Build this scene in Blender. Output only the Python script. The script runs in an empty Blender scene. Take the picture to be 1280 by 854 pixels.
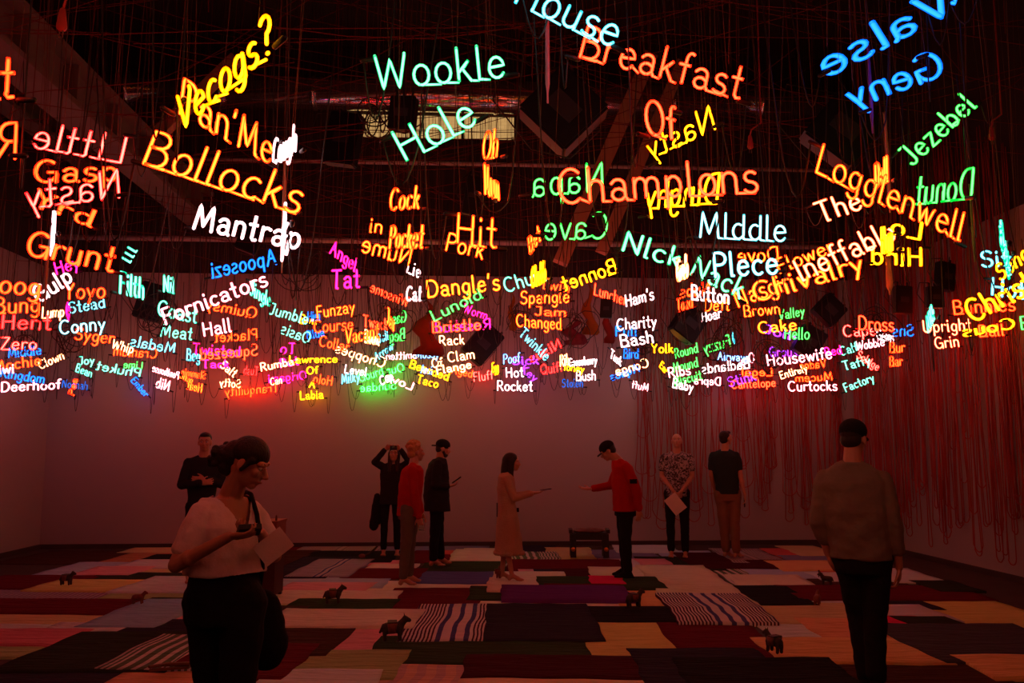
import bpy, bmesh, math, random
from mathutils import Vector, Matrix, noise, Euler
random.seed(11)
SC = bpy.context.scene
COL = SC.collection
R = math.radians

# ------------------------------------------------------------------ camera, world, exposure
cam_d = bpy.data.cameras.new('camera'); cam_d.sensor_width = 36.0; cam_d.lens = 36.0*1080/1280
cam_d.clip_end = 100
cam = bpy.data.objects.new('camera', cam_d); COL.objects.link(cam); SC.camera = cam
cam.location = (0, 0, 1.6); cam.rotation_euler = Euler((R(90+7.02), 0, R(-3.2)), 'XYZ')
W = bpy.data.worlds.new('world'); SC.world = W; W.use_nodes = True
W.node_tree.nodes['Background'].inputs[0].default_value = (1.0, .35, .25, 1)
W.node_tree.nodes['Background'].inputs[1].default_value = .0015
SC.view_settings.view_transform = 'Standard'; SC.view_settings.look = 'None'
SC.view_settings.exposure = 0.0; SC.view_settings.gamma = 1.0; SC.view_settings.use_curve_mapping = False
SC.cycles.use_denoising = True
SC.cycles.max_bounces = 5; SC.cycles.diffuse_bounces = 3; SC.cycles.glossy_bounces = 2
SC.cycles.sample_clamp_indirect = 3.0
SC.cycles.use_light_tree = True
NEON_GAIN = 1.75

# ------------------------------------------------------------------ helpers
def tag(o, label=None, cat=None, group=None, kind=None):
    if label: o['label'] = label
    if cat: o['category'] = cat
    if group: o['group'] = group
    if kind: o['kind'] = kind
    return o
def link(name, data, parent=None, mat=None):
    o = bpy.data.objects.new(name, data); COL.objects.link(o)
    if parent is not None: o.parent = parent
    if mat is not None and data is not None: data.materials.append(mat)
    return o
def empty(name, loc=(0, 0, 0), rotz=0.0):
    o = bpy.data.objects.new(name, None); COL.objects.link(o); o.empty_display_size = .1
    o.location = loc; o.rotation_euler = (0, 0, rotz); return o
def mesh_from(verts, faces, smooth=True):
    me = bpy.data.meshes.new('mesh'); me.from_pydata([tuple(v) for v in verts], [], faces)
    if smooth: me.polygons.foreach_set('use_smooth', [True]*len(me.polygons))
    me.update(); return me
class MB:
    def __init__(s): s.v = []; s.f = []
    def box(s, c, d, rot=None):
        c = Vector(c); b = len(s.v)
        for z in (-1, 1):
            for x, y in ((-1, -1), (1, -1), (1, 1), (-1, 1)):
                p = Vector((x*d[0]/2, y*d[1]/2, z*d[2]/2))
                if rot is not None: p = rot @ p
                s.v.append(c+p)
        for q in ((0, 3, 2, 1), (4, 5, 6, 7), (0, 1, 5, 4), (1, 2, 6, 5), (2, 3, 7, 6), (3, 0, 4, 7)):
            s.f.append(tuple(b+i for i in q))
        return s
    def tube(s, pts, r, n=6, closed=False, caps=True):
        pts = [Vector(p) for p in pts]; m = len(pts)
        rr = r if isinstance(r, (list, tuple)) else [r]*m
        b = len(s.v); nrm = None
        for i, p in enumerate(pts):
            t = (pts[min(i+1, m-1)]-pts[max(i-1, 0)])
            if i > 0 and i < m-1:
                a1 = (pts[i]-pts[i-1]).normalized(); a2 = (pts[i+1]-pts[i]).normalized()
                t = a1+a2
                if t.length < .35: t = a1
            if t.length < 1e-9: t = Vector((0, 0, 1))
            t.normalize()
            if nrm is None:
                nrm = t.cross(Vector((0, 1, 0)))
                if nrm.length < .1: nrm = t.cross(Vector((1, 0, 0)))
            nrm = nrm-t*nrm.dot(t)
            if nrm.length < 1e-6: nrm = t.orthogonal()
            nrm.normalize(); bi = t.cross(nrm)
            for k in range(n):
                a = 2*math.pi*k/n
                s.v.append(p+(nrm*math.cos(a)+bi*math.sin(a))*rr[i])
        for i in range(m-1):
            for k in range(n):
                k2 = (k+1) % n
                s.f.append((b+i*n+k, b+i*n+k2, b+(i+1)*n+k2, b+(i+1)*n+k))
        if caps:
            s.f.append(tuple(b+k for k in reversed(range(n)))); s.f.append(tuple(b+(m-1)*n+k for k in range(n)))
        return s
    def loft(s, rings):
        """rings: lists of equally many points; closed with end caps"""
        b = len(s.v); n = len(rings[0])
        for r in rings: s.v += [Vector(p) for p in r]
        for i in range(len(rings)-1):
            for k in range(n):
                k2 = (k+1) % n
                s.f.append((b+i*n+k, b+i*n+k2, b+(i+1)*n+k2, b+(i+1)*n+k))
        s.f.append(tuple(b+k for k in reversed(range(n)))); s.f.append(tuple(b+(len(rings)-1)*n+k for k in range(n)))
        return s
    def ell(s, c, rad, M=None, nu=14, nv=9):
        c = Vector(c); rings = []
        M = M or Matrix.Identity(3)
        for j in range(nv+1):
            th = math.pi*(j+.02 if j == 0 else (j-.02 if j == nv else j))/nv
            rings.append([c+M @ Vector((rad[0]*math.sin(th)*math.cos(2*math.pi*k/nu), rad[1]*math.sin(th)*math.sin(2*math.pi*k/nu), -rad[2]*math.cos(th))) for k in range(nu)])
        return s.loft(rings)
    def limb(s, p0, p1, r0, r1, n=10):
        p0 = Vector(p0); p1 = Vector(p1); t = (p1-p0)
        L = t.length
        if L < 1e-6: return s.ell(p0, (r0, r0, r0))
        t /= L; a = t.orthogonal().normalized(); b = t.cross(a)
        rings = []
        def ring(c, r): rings.append([c+(a*math.cos(2*math.pi*k/n)+b*math.sin(2*math.pi*k/n))*r for k in range(n)])
        for th in (85, 55, 25): ring(p0-t*r0*math.sin(R(th)), r0*math.cos(R(th)))
        ring(p0, r0); ring(p1, r1)
        for th in (25, 55, 85): ring(p1+t*r1*math.sin(R(th)), r1*math.cos(R(th)))
        return s.loft(rings)
    def mesh(s, smooth=True): return mesh_from(s.v, s.f, smooth)
    def build(s, name, mat, parent=None, smooth=True): return link(name, s.mesh(smooth), parent, mat)

# ------------------------------------------------------------------ materials
_M = {}
def nodes(name):
    m = bpy.data.materials.new(name); m.use_nodes = True; nt = m.node_tree; nt.nodes.clear()
    out = nt.nodes.new('ShaderNodeOutputMaterial'); return m, nt, out
def pr(nt, col=(.5, .5, .5), rough=.6, metal=0.0, spec=.4):
    p = nt.nodes.new('ShaderNodeBsdfPrincipled'); p.inputs['Base Color'].default_value = (*col, 1)
    p.inputs['Roughness'].default_value = rough; p.inputs['Metallic'].default_value = metal
    p.inputs['Specular IOR Level'].default_value = spec; return p
def surf(name, col, rough=.7, metal=0.0, var=.15, scale=8.0, bump=.15, bscale=60.0, spec=.3, coord='Object', stretch=(1, 1, 1), sharp=False):
    if name in _M: return _M[name]
    m, nt, out = nodes(name); p = pr(nt, col, rough, metal, spec)
    tc = nt.nodes.new('ShaderNodeTexCoord'); mp = nt.nodes.new('ShaderNodeMapping'); mp.inputs['Scale'].default_value = stretch
    nt.links.new(tc.outputs[coord], mp.inputs[0])
    n1 = nt.nodes.new('ShaderNodeTexNoise'); n1.inputs['Scale'].default_value = scale; n1.inputs['Detail'].default_value = 4
    nt.links.new(mp.outputs[0], n1.inputs['Vector'])
    mx = nt.nodes.new('ShaderNodeMix'); mx.data_type = 'RGBA'
    mx.inputs[6].default_value = (*[c*(1-var) for c in col], 1); mx.inputs[7].default_value = (*[min(1, c*(1+var)) for c in col], 1)
    fo = n1.outputs['Fac']
    if sharp:
        rp = nt.nodes.new('ShaderNodeValToRGB'); rp.color_ramp.elements[0].position = .46; rp.color_ramp.elements[1].position = .54; nt.links.new(fo, rp.inputs[0]); fo = rp.outputs[0]; n1.inputs['Distortion'].default_value = 1.5
    nt.links.new(fo, mx.inputs[0]); nt.links.new(mx.outputs[2], p.inputs['Base Color'])
    n2 = nt.nodes.new('ShaderNodeTexNoise'); n2.inputs['Scale'].default_value = bscale; n2.inputs['Detail'].default_value = 3
    nt.links.new(mp.outputs[0], n2.inputs['Vector'])
    bp = nt.nodes.new('ShaderNodeBump'); bp.inputs['Strength'].default_value = bump; bp.inputs['Distance'].default_value = .01
    nt.links.new(n2.outputs['Fac'], bp.inputs['Height']); nt.links.new(bp.outputs[0], p.inputs['Normal'])
    nt.links.new(p.outputs[0], out.inputs[0]); _M[name] = m; return m
def neon(name, core, edge):
    """glass tube full of glowing gas: pale along its middle, deeper where one looks through more coloured glass"""
    m, nt, out = nodes(name)
    lw = nt.nodes.new('ShaderNodeLayerWeight'); lw.inputs[0].default_value = .5
    rp = nt.nodes.new('ShaderNodeValToRGB'); rp.color_ramp.elements[0].position = .06; rp.color_ramp.elements[1].position = .5
    nt.links.new(lw.outputs['Facing'], rp.inputs[0])
    mx = nt.nodes.new('ShaderNodeMix'); mx.data_type = 'RGBA'
    g = max(core); mx.inputs[6].default_value = (*[c/g for c in core], 1); mx.inputs[7].default_value = (*[c/g for c in edge], 1)
    nt.links.new(rp.outputs[0], mx.inputs[0])
    em = nt.nodes.new('ShaderNodeEmission'); nt.links.new(mx.outputs[2], em.inputs[0]); em.inputs[1].default_value = g*NEON_GAIN
    nt.links.new(em.outputs[0], out.inputs[0]); return m
NEON = {
 'yel': neon('neon_yellow', (8, 3.0, .02), (3.6, .5, .0)), 'oran': neon('neon_orange', (15, .62, .045), (6.5, .07, .004)),
 'ora2': neon('neon_golden', (12, 1.3, .04), (5, .16, .01)), 'wht': neon('neon_white', (4.2, 3.0, 3.0), (2.0, .85, .9)),
 'mint': neon('neon_mint', (.5, 2.7, 1.8), (.0, .6, .28)), 'cyan': neon('neon_cyan', (.5, 2.4, 2.8), (.02, .55, .75)),
 'wook': neon('neon_pale_mint', (.45, 2.8, 1.1), (.0, .55, .12)),
 'coral': neon('neon_coral', (14, .27, .07), (6.5, .05, .008)), 'grn': neon('neon_green', (.25, 3.4, .32), (.0, .65, .03)),
 'grn2': neon('neon_bright_green', (.3, 15, .5), (.0, 4, .1)),
 'cream': neon('neon_cream', (7, 2.8, 1.2), (3, .45, .1)), 'pale': neon('neon_pale_cyan', (1.2, 2.6, 2.8), (.03, .6, .7)),
 'peach': neon('neon_peach', (10, 1.3, .5), (4.5, .12, .03)), 'blue': neon('neon_blue', (.03, .4, 2.6), (.0, .15, 1.2)),
 'ored': neon('neon_red_orange', (15, .3, .035), (7, .035, .004)), 'pred': neon('neon_pink_red', (15, .45, .32), (6.5, .015, .02)),
 'red': neon('neon_red', (15, .13, .11), (6.5, .008, .008)), 'mag': neon('neon_magenta', (6.5, .05, .85), (3, .01, .32)),
 'pw': neon('neon_pinkish_white', (6, 2.4, 2.7), (3, .35, .5)), 'dblue': neon('neon_dim_blue', (.03, .13, .6), (.0, .05, .3)),
 'sky': neon('neon_light_blue', (.7, 1.6, 2.8), (.02, .2, 1.1)), 'purp': neon('neon_purple', (.9, .09, 2.4), (.4, .02, 1.0)),
}
M_wall = surf('white_painted_drywall', (.3, .256, .252), .9, var=.04, scale=.6, bump=.05, bscale=30, spec=.1)
M_dark = surf('dark_upper_wall', (.035, .03, .03), .95, var=.3, scale=.8, spec=.1)
M_floor = surf('dark_floor', (.05, .035, .03), .8, var=.3, scale=3, spec=.2)
M_steel = surf('galvanised_sheet', (.85, .85, .85), .13, .95, var=.1, scale=5, bump=.05, bscale=12)
M_beam = surf('painted_beam', (.16, .12, .11), .7, var=.3, scale=2, spec=.2)
M_blackm = surf('black_plastic', (.012, .012, .014), .5, var=.2)
M_cord = surf('orange_cord_rubber', (.27, .03, .024), .7, var=.35, scale=2, bump=.02)
M_cord2 = surf('dark_cord_rubber', (.02, .02, .02), .5)
M_string = surf('thin_red_cord', (.13, .014, .01), .8)
M_line = surf('hanging_wire', (.09, .045, .03), .7)
M_skin = surf('skin', (.42, .2, .13), .5, var=.08, scale=20, bump=.05, bscale=120)

# ------------------------------------------------------------------ room (back wall y=14.5, side walls x=-6.75 and 6.65)
XL, XR, YB, YF, ZT = -6.75, 6.68, 14.5, -2.5, 8.6
def slab(name, c, d, mat, kind='structure', bev=0):
    o = MB().box(c, d).build(name, mat, None, False)
    if kind: o['kind'] = kind
    return o
slab('floor', ((XL+XR)/2, (YB+YF)/2, -.1), (XR-XL+.6, YB-YF+.6, .2), M_floor)
slab('ceiling', ((XL+XR)/2, (YB+YF)/2, ZT+.1), (XR-XL+.6, YB-YF+.6, .2), M_dark)
# lower white walls, upper dark walls
slab('wall_back', ((XL+XR)/2, YB+.15, 2.28), (XR-XL, .3, 4.45), M_wall)
slab('wall_left', (XL-.15, (YB+YF)/2, 2.28), (.3, YB-YF+.6, 4.45), M_wall)
slab('wall_right', (XR+.15, (YB+YF)/2, 2.28), (.3, YB-YF+.6, 4.45), M_wall)
slab('wall_front', ((XL+XR)/2, YF-.15, ZT/2), (XR-XL, .3, ZT), M_dark)
slab('wall_left_upper', (XL-.15, (YB+YF)/2, (4.5+ZT)/2), (.3, YB-YF+.6, ZT-4.5), M_dark)
slab('wall_right_upper', (XR+.15, (YB+YF)/2, (4.5+ZT)/2), (.3, YB-YF+.6, ZT-4.5), M_dark)
# upper back wall with the lit clerestory opening
wx0, wx1, wz0, wz1 = -2.1, .88, 6.92, 7.42
slab('wall_back_upper', ((XL+XR)/2, YB+.2, (4.5+wz0)/2), (XR-XL, .3, wz0-4.5), M_dark)
slab('wall_back_top', ((XL+XR)/2, YB+.2, (wz1+ZT)/2), (XR-XL, .3, ZT-wz1), M_dark)
slab('wall_back_upper_left', ((XL+wx0)/2, YB+.2, (wz0+wz1)/2), (wx0-XL, .3, wz1-wz0), M_dark)
slab('wall_back_upper_right', ((XR+wx1)/2, YB+.2, (wz0+wz1)/2), (XR-wx1, .3, wz1-wz0), M_dark)
slab('dark_strip_back', ((XL+XR)/2, YB-.02, .035), (XR-XL, .04, .07), M_floor)  # dark strips standing in for the shadow gap and dark floor below the walls
slab('dark_strip_left', (XL+.02, (YB+YF)/2, .035), (.04, YB-YF, .07), M_floor)
slab('dark_strip_right', (XR-.02, (YB+YF)/2, .035), (.04, YB-YF, .07), M_floor)
m, nt, out = nodes('backlit_pane'); em = nt.nodes.new('ShaderNodeEmission'); em.inputs[1].default_value = .95
br = nt.nodes.new('ShaderNodeTexBrick'); br.inputs['Color1'].default_value = (.6, .34, .12, 1); br.inputs['Color2'].default_value = (.54, .3, .1, 1); br.inputs['Mortar'].default_value = (.45, .25, .085, 1)
br.inputs['Scale'].default_value = 4; br.inputs['Mortar Size'].default_value = .012; tc = nt.nodes.new('ShaderNodeTexCoord')
mp = nt.nodes.new('ShaderNodeMapping'); mp.inputs['Rotation'].default_value = (R(90), 0, 0); nt.links.new(tc.outputs['Object'], mp.inputs[0]); nt.links.new(mp.outputs[0], br.inputs['Vector'])
nt.links.new(br.outputs[0], em.inputs[0]); nt.links.new(em.outputs[0], out.inputs[0]); M_pane = m
win = MB()
for x in (wx0, -.95, -.05, wx1): win.box((x, YB+.1, (wz0+wz1)/2), (.05, .12, wz1-wz0))
for z in (wz0, wz1): win.box(((wx0+wx1)/2, YB+.1, z), (wx1-wx0, .12, .05))
wo = win.build('window_1', M_dark, None, False); wo['kind'] = 'structure'
for a, b in ((wx0, -.95), (-.95, -.05), (-.05, wx1)):
    MB().box(((a+b)/2, YB+.16, (wz0+wz1)/2), (b-a-.05, .02, wz1-wz0)).build('window_pane', M_pane, wo, False)

# ------------------------------------------------------------------ ceiling steel, duct and pipes
def cyl_x(name, x0, x1, y, z, r, mat, label, cat, n=24, seams=()):
    o = MB().tube([(x0, y, z), (x1, y, z)], r, n).build(name, mat)
    if seams:
        root = empty(name, (0, 0, 0)); o.name = 'pipe_shell'; o.parent = root
        for sx in seams: MB().tube([(sx-.03, y, z), (sx+.03, y, z)], r+.02, n).build('flange', mat, root)
        o = root
    return tag(o, label, cat)
cyl_x('air_duct', XL+.02, XR-.02, 13.9, 7.45, .27, M_steel, 'large shiny round air duct running across under the ceiling', 'duct', 32, (-5.5, -4, -2.5, -1, .5, 2, 3.5, 5))
cyl_x('pipe', XL+.02, XR-.02, 14.2, 6.38, .035, surf('pale_pipe', (.5, .42, .38), .5), 'thin pale pipe across the dark wall, the upper of the two', 'pipe', 10)
cyl_x('pipe', XL+.02, XR-.02, 14.2, 5.02, .045, _M['pale_pipe'], 'thin pale pipe across the dark wall just above the white wall', 'pipe', 10)
def joist(x, z, w, h, y0, y1, label):
    root = empty('ceiling_joist', (x, (y0+y1)/2, z))
    for dz in (-h/2, h/2): MB().box((0, 0, dz), (w, y1-y0, .06)).build('flange', M_beam, root, False)
    MB().box((0, 0, 0), (.06, y1-y0, h-.06)).build('web_plate', M_beam, root, False)
    y = -(y1-y0)/2+.4
    while y < (y1-y0)/2:
        MB().box((0, y, 0), (w*.8, .05, h-.07)).build('stiffener', M_beam, root, False); y += 1.1
    tag(root, label, 'beam')
joist(-4.4, 5.55, .42, .5, 1.2, 14.3, 'long brown ceiling beam sloping down at the top corner by the red word Rag')
joist(-6.1, 6.3, .3, .4, 1.2, 14.3, 'thin dark ceiling beam next to the wall, beyond the long brown beam')
def brace(p0, p1, r, label):
    d = Vector(p1)-Vector(p0); M = d.to_track_quat('Z', 'Y').to_matrix()
    o = MB().box((Vector(p0)+Vector(p1))/2, (r, r, d.length), M).build('wooden_brace', surf('raw_timber', (.4, .22, .14), .8, var=.25, scale=4, stretch=(6, 6, 1)), None, False)
    tag(o, label, 'beam')
brace((2.6, 11.5, 7.1), (1.3, 11.5, 4.1), .2, 'slanting timber brace behind the coral word Champions')
brace((3.1, 11.7, 7.1), (1.9, 11.7, 4.3), .16, 'slanting timber brace beside the coral word Of')
brace((-3.2, 11.7, 7.0), (-4.2, 11.7, 5.9), .16, 'short slanting timber brace behind the yellow word starting with V')

def ARC(cx,cy,rx,ry,a0,a1,n=9):
    return [(cx+rx*math.cos(math.radians(a0+(a1-a0)*i/(n-1))),cy+ry*math.sin(math.radians(a0+(a1-a0)*i/(n-1)))) for i in range(n)]
def make_font():
    # every glyph is one bent tube: (advance, [points]) with cap height 1, x-height .62, descender -.32
    A=ARC; f={}
    bowl=lambda cx,r=.21: A(cx,.3,r,.3,90,-270,15)
    f['a']=(.56,[(.08,.5)]+A(.25,.44,.18,.17,120,0,6)+[(.44,.02)]+[(.44,.24)]+A(.26,.17,.18,.17,50,330,9)+[(.44,.1),(.5,0)])
    f['b']=(.54,[(.08,1),(.08,.0),(.08,.45)]+A(.27,.3,.19,.3,120,-150,11)+[(.45,.1)])
    f['c']=(.5,A(.27,.3,.21,.3,50,310,12))
    f['d']=(.56,A(.26,.3,.2,.3,60,300,11)+[(.46,.15),(.46,1),(.46,.02),(.52,0)])
    f['e']=(.54,[(.07,.32),(.47,.36)]+A(.27,.32,.2,.3,10,180,8)+A(.27,.3,.21,.3,190,325,7))
    f['f']=(.38,[(.02,.6),(.34,.6),(.18,.6),(.18,.0),(.18,.75)]+A(.3,.8,.12,.2,170,60,5))
    f['g']=(.54,A(.26,.32,.19,.29,60,340,10)+[(.45,.6),(.45,-.1)]+A(.26,-.1,.19,.22,0,-150,7))
    f['h']=(.54,[(.08,1),(.08,0),(.08,.4)]+A(.26,.42,.18,.2,150,0,7)+[(.44,.0)])
    f['i']=(.22,[(.08,.62),(.08,.0),(.13,0),None,(.08,.86),(.08,.92)])
    f['j']=(.3,[(.18,.62),(.18,-.1)]+A(.06,-.1,.12,.2,0,-120,5)+[(.24,.0)])
    f['k']=(.5,[(.08,1),(.08,0),(.08,.25),(.38,.6),(.2,.36),(.42,0)])
    f['l']=(.24,[(.08,1),(.08,0),(.16,0)])
    f['m']=(.8,[(.07,.6),(.07,0),(.07,.4)]+A(.23,.43,.15,.18,150,0,6)+[(.38,.02),(.38,.4)]+A(.55,.43,.16,.18,150,0,6)+[(.71,0)])
    f['n']=(.54,[(.08,.6),(.08,0),(.08,.4)]+A(.26,.42,.18,.2,150,0,7)+[(.44,0)])
    f['o']=(.54,A(.27,.3,.21,.3,-110,-470,15))
    f['p']=(.54,[(.08,.6),(.08,-.34),(.08,.45)]+A(.27,.31,.19,.3,130,-150,11))
    f['q']=(.56,A(.26,.32,.19,.29,50,320,10)+[(.45,.6),(.45,-.34),(.53,-.26)])
    f['r']=(.4,[(.08,.6),(.08,0),(.08,.38)]+A(.26,.4,.18,.2,160,50,5))
    f['s']=(.46,A(.24,.46,.16,.15,40,250,8)+A(.22,.15,.18,.16,70,-150,8))
    f['t']=(.4,[(.03,.62),(.34,.62),(.18,.62),(.18,1),(.18,.08),(.24,0),(.34,.02)])
    f['u']=(.54,[(.08,.6)]+A(.26,.18,.18,.18,180,360,7)+[(.44,.6),(.44,0)])
    f['v']=(.5,[(.05,.6),(.24,0),(.44,.6)])
    f['w']=(.72,[(.05,.6),(.2,0),(.35,.55),(.5,0),(.66,.6)])
    f['x']=(.48,[(.05,.6),(.23,.3),(.42,.6),(.23,.3),(.05,0),(.23,.3),(.42,0)])
    f['y']=(.5,[(.05,.6),(.25,.08),(.45,.6),(.25,.08),(.12,-.32)])
    f['z']=(.48,[(.05,.6),(.42,.6),(.06,0),(.44,0)])
    f['A']=(.72,[(.04,0),(.34,1),(.48,.42),(.18,.42),(.48,.42),(.62,0)])
    f['B']=(.66,[(.08,0),(.08,1)]+A(.3,.77,.22,.23,90,-90,7)+[(.1,.53)]+A(.32,.27,.26,.27,90,-90,8)+[(.1,0),(.6,0)])
    f['C']=(.74,A(.4,.5,.33,.5,50,310,15))
    f['D']=(.72,[(.08,0),(.08,1),(.25,1)]+A(.28,.5,.36,.5,80,-80,11)+[(.1,0)])
    f['E']=(.6,[(.52,1),(.08,1),(.08,.52),(.45,.52),(.08,.52),(.08,0),(.54,0)])
    f['F']=(.56,[(.08,0),(.08,1),(.5,1),(.08,1),(.08,.52),(.42,.52)])
    f['G']=(.78,A(.4,.5,.33,.5,50,330,15)+[(.7,.45),(.42,.45),(.7,.45),(.7,0)])
    f['H']=(.72,[(.1,1),(.1,0),(.1,.52),(.6,.52),(.6,1),(.6,0)])
    f['I']=(.24,[(.08,1),(.08,0),(.16,0)])
    f['J']=(.5,[(.14,1),(.38,1),(.38,.2)]+A(.22,.2,.16,.2,0,-160,6))
    f['K']=(.64,[(.08,1),(.08,0),(.08,.35),(.5,1),(.2,.52),(.58,0)])
    f['L']=(.56,[(.08,1),(.08,0),(.5,0)])
    f['M']=(.86,[(.07,0),(.14,1),(.4,.15),(.66,1),(.76,0)])
    f['N']=(.72,[(.08,0),(.08,1),(.6,0),(.6,1)])
    f['O']=(.8,A(.4,.5,.33,.5,-100,-460,18))
    f['P']=(.6,[(.08,0),(.08,1)]+A(.28,.74,.26,.26,90,-90,8)+[(.1,.48)])
    f['R']=(.66,[(.08,0),(.08,1)]+A(.28,.74,.24,.26,90,-90,8)+[(.12,.48),(.28,.48),(.58,0)])
    f['S']=(.64,A(.33,.75,.23,.25,30,250,9)+A(.31,.26,.25,.26,70,-150,9))
    f['T']=(.66,[(.04,1),(.6,1),(.32,1),(.32,0),(.4,0)])
    f['U']=(.72,[(.08,1)]+A(.35,.3,.27,.3,180,360,9)+[(.62,1)])
    f['V']=(.7,[(.05,1),(.32,0),(.62,1)])
    f['W']=(.95,[(.04,1),(.22,0),(.44,.85),(.66,0),(.86,1)])
    f['Y']=(.62,[(.05,1),(.3,.5),(.56,1),(.3,.5),(.3,0)])
    f['Z']=(.62,[(.06,1),(.54,1),(.06,0),(.56,0)])
    f['Q']=(.8,A(.4,.5,.33,.5,-60,-420,18)+[(.45,.25),(.72,-.04)])
    f["'"]=(.2,[(.1,1),(.06,.78)])
    f['!']=(.3,[(.14,1),(.12,.28),None,(.1,.04),(.14,.04)])
    f['?']=(.56,A(.27,.76,.2,.24,150,-80,9)+[(.27,.28),None,(.25,.03),(.29,.03)])
    f[' ']=(.35,None)
    return f
FONT=make_font()
def layout(text,gap=.07):
    x=0; out=[]
    for ch in text:
        w,p=FONT[ch]
        if p: out.append((ch,x,p))
        x+=w+gap
    return x-gap,out
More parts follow.
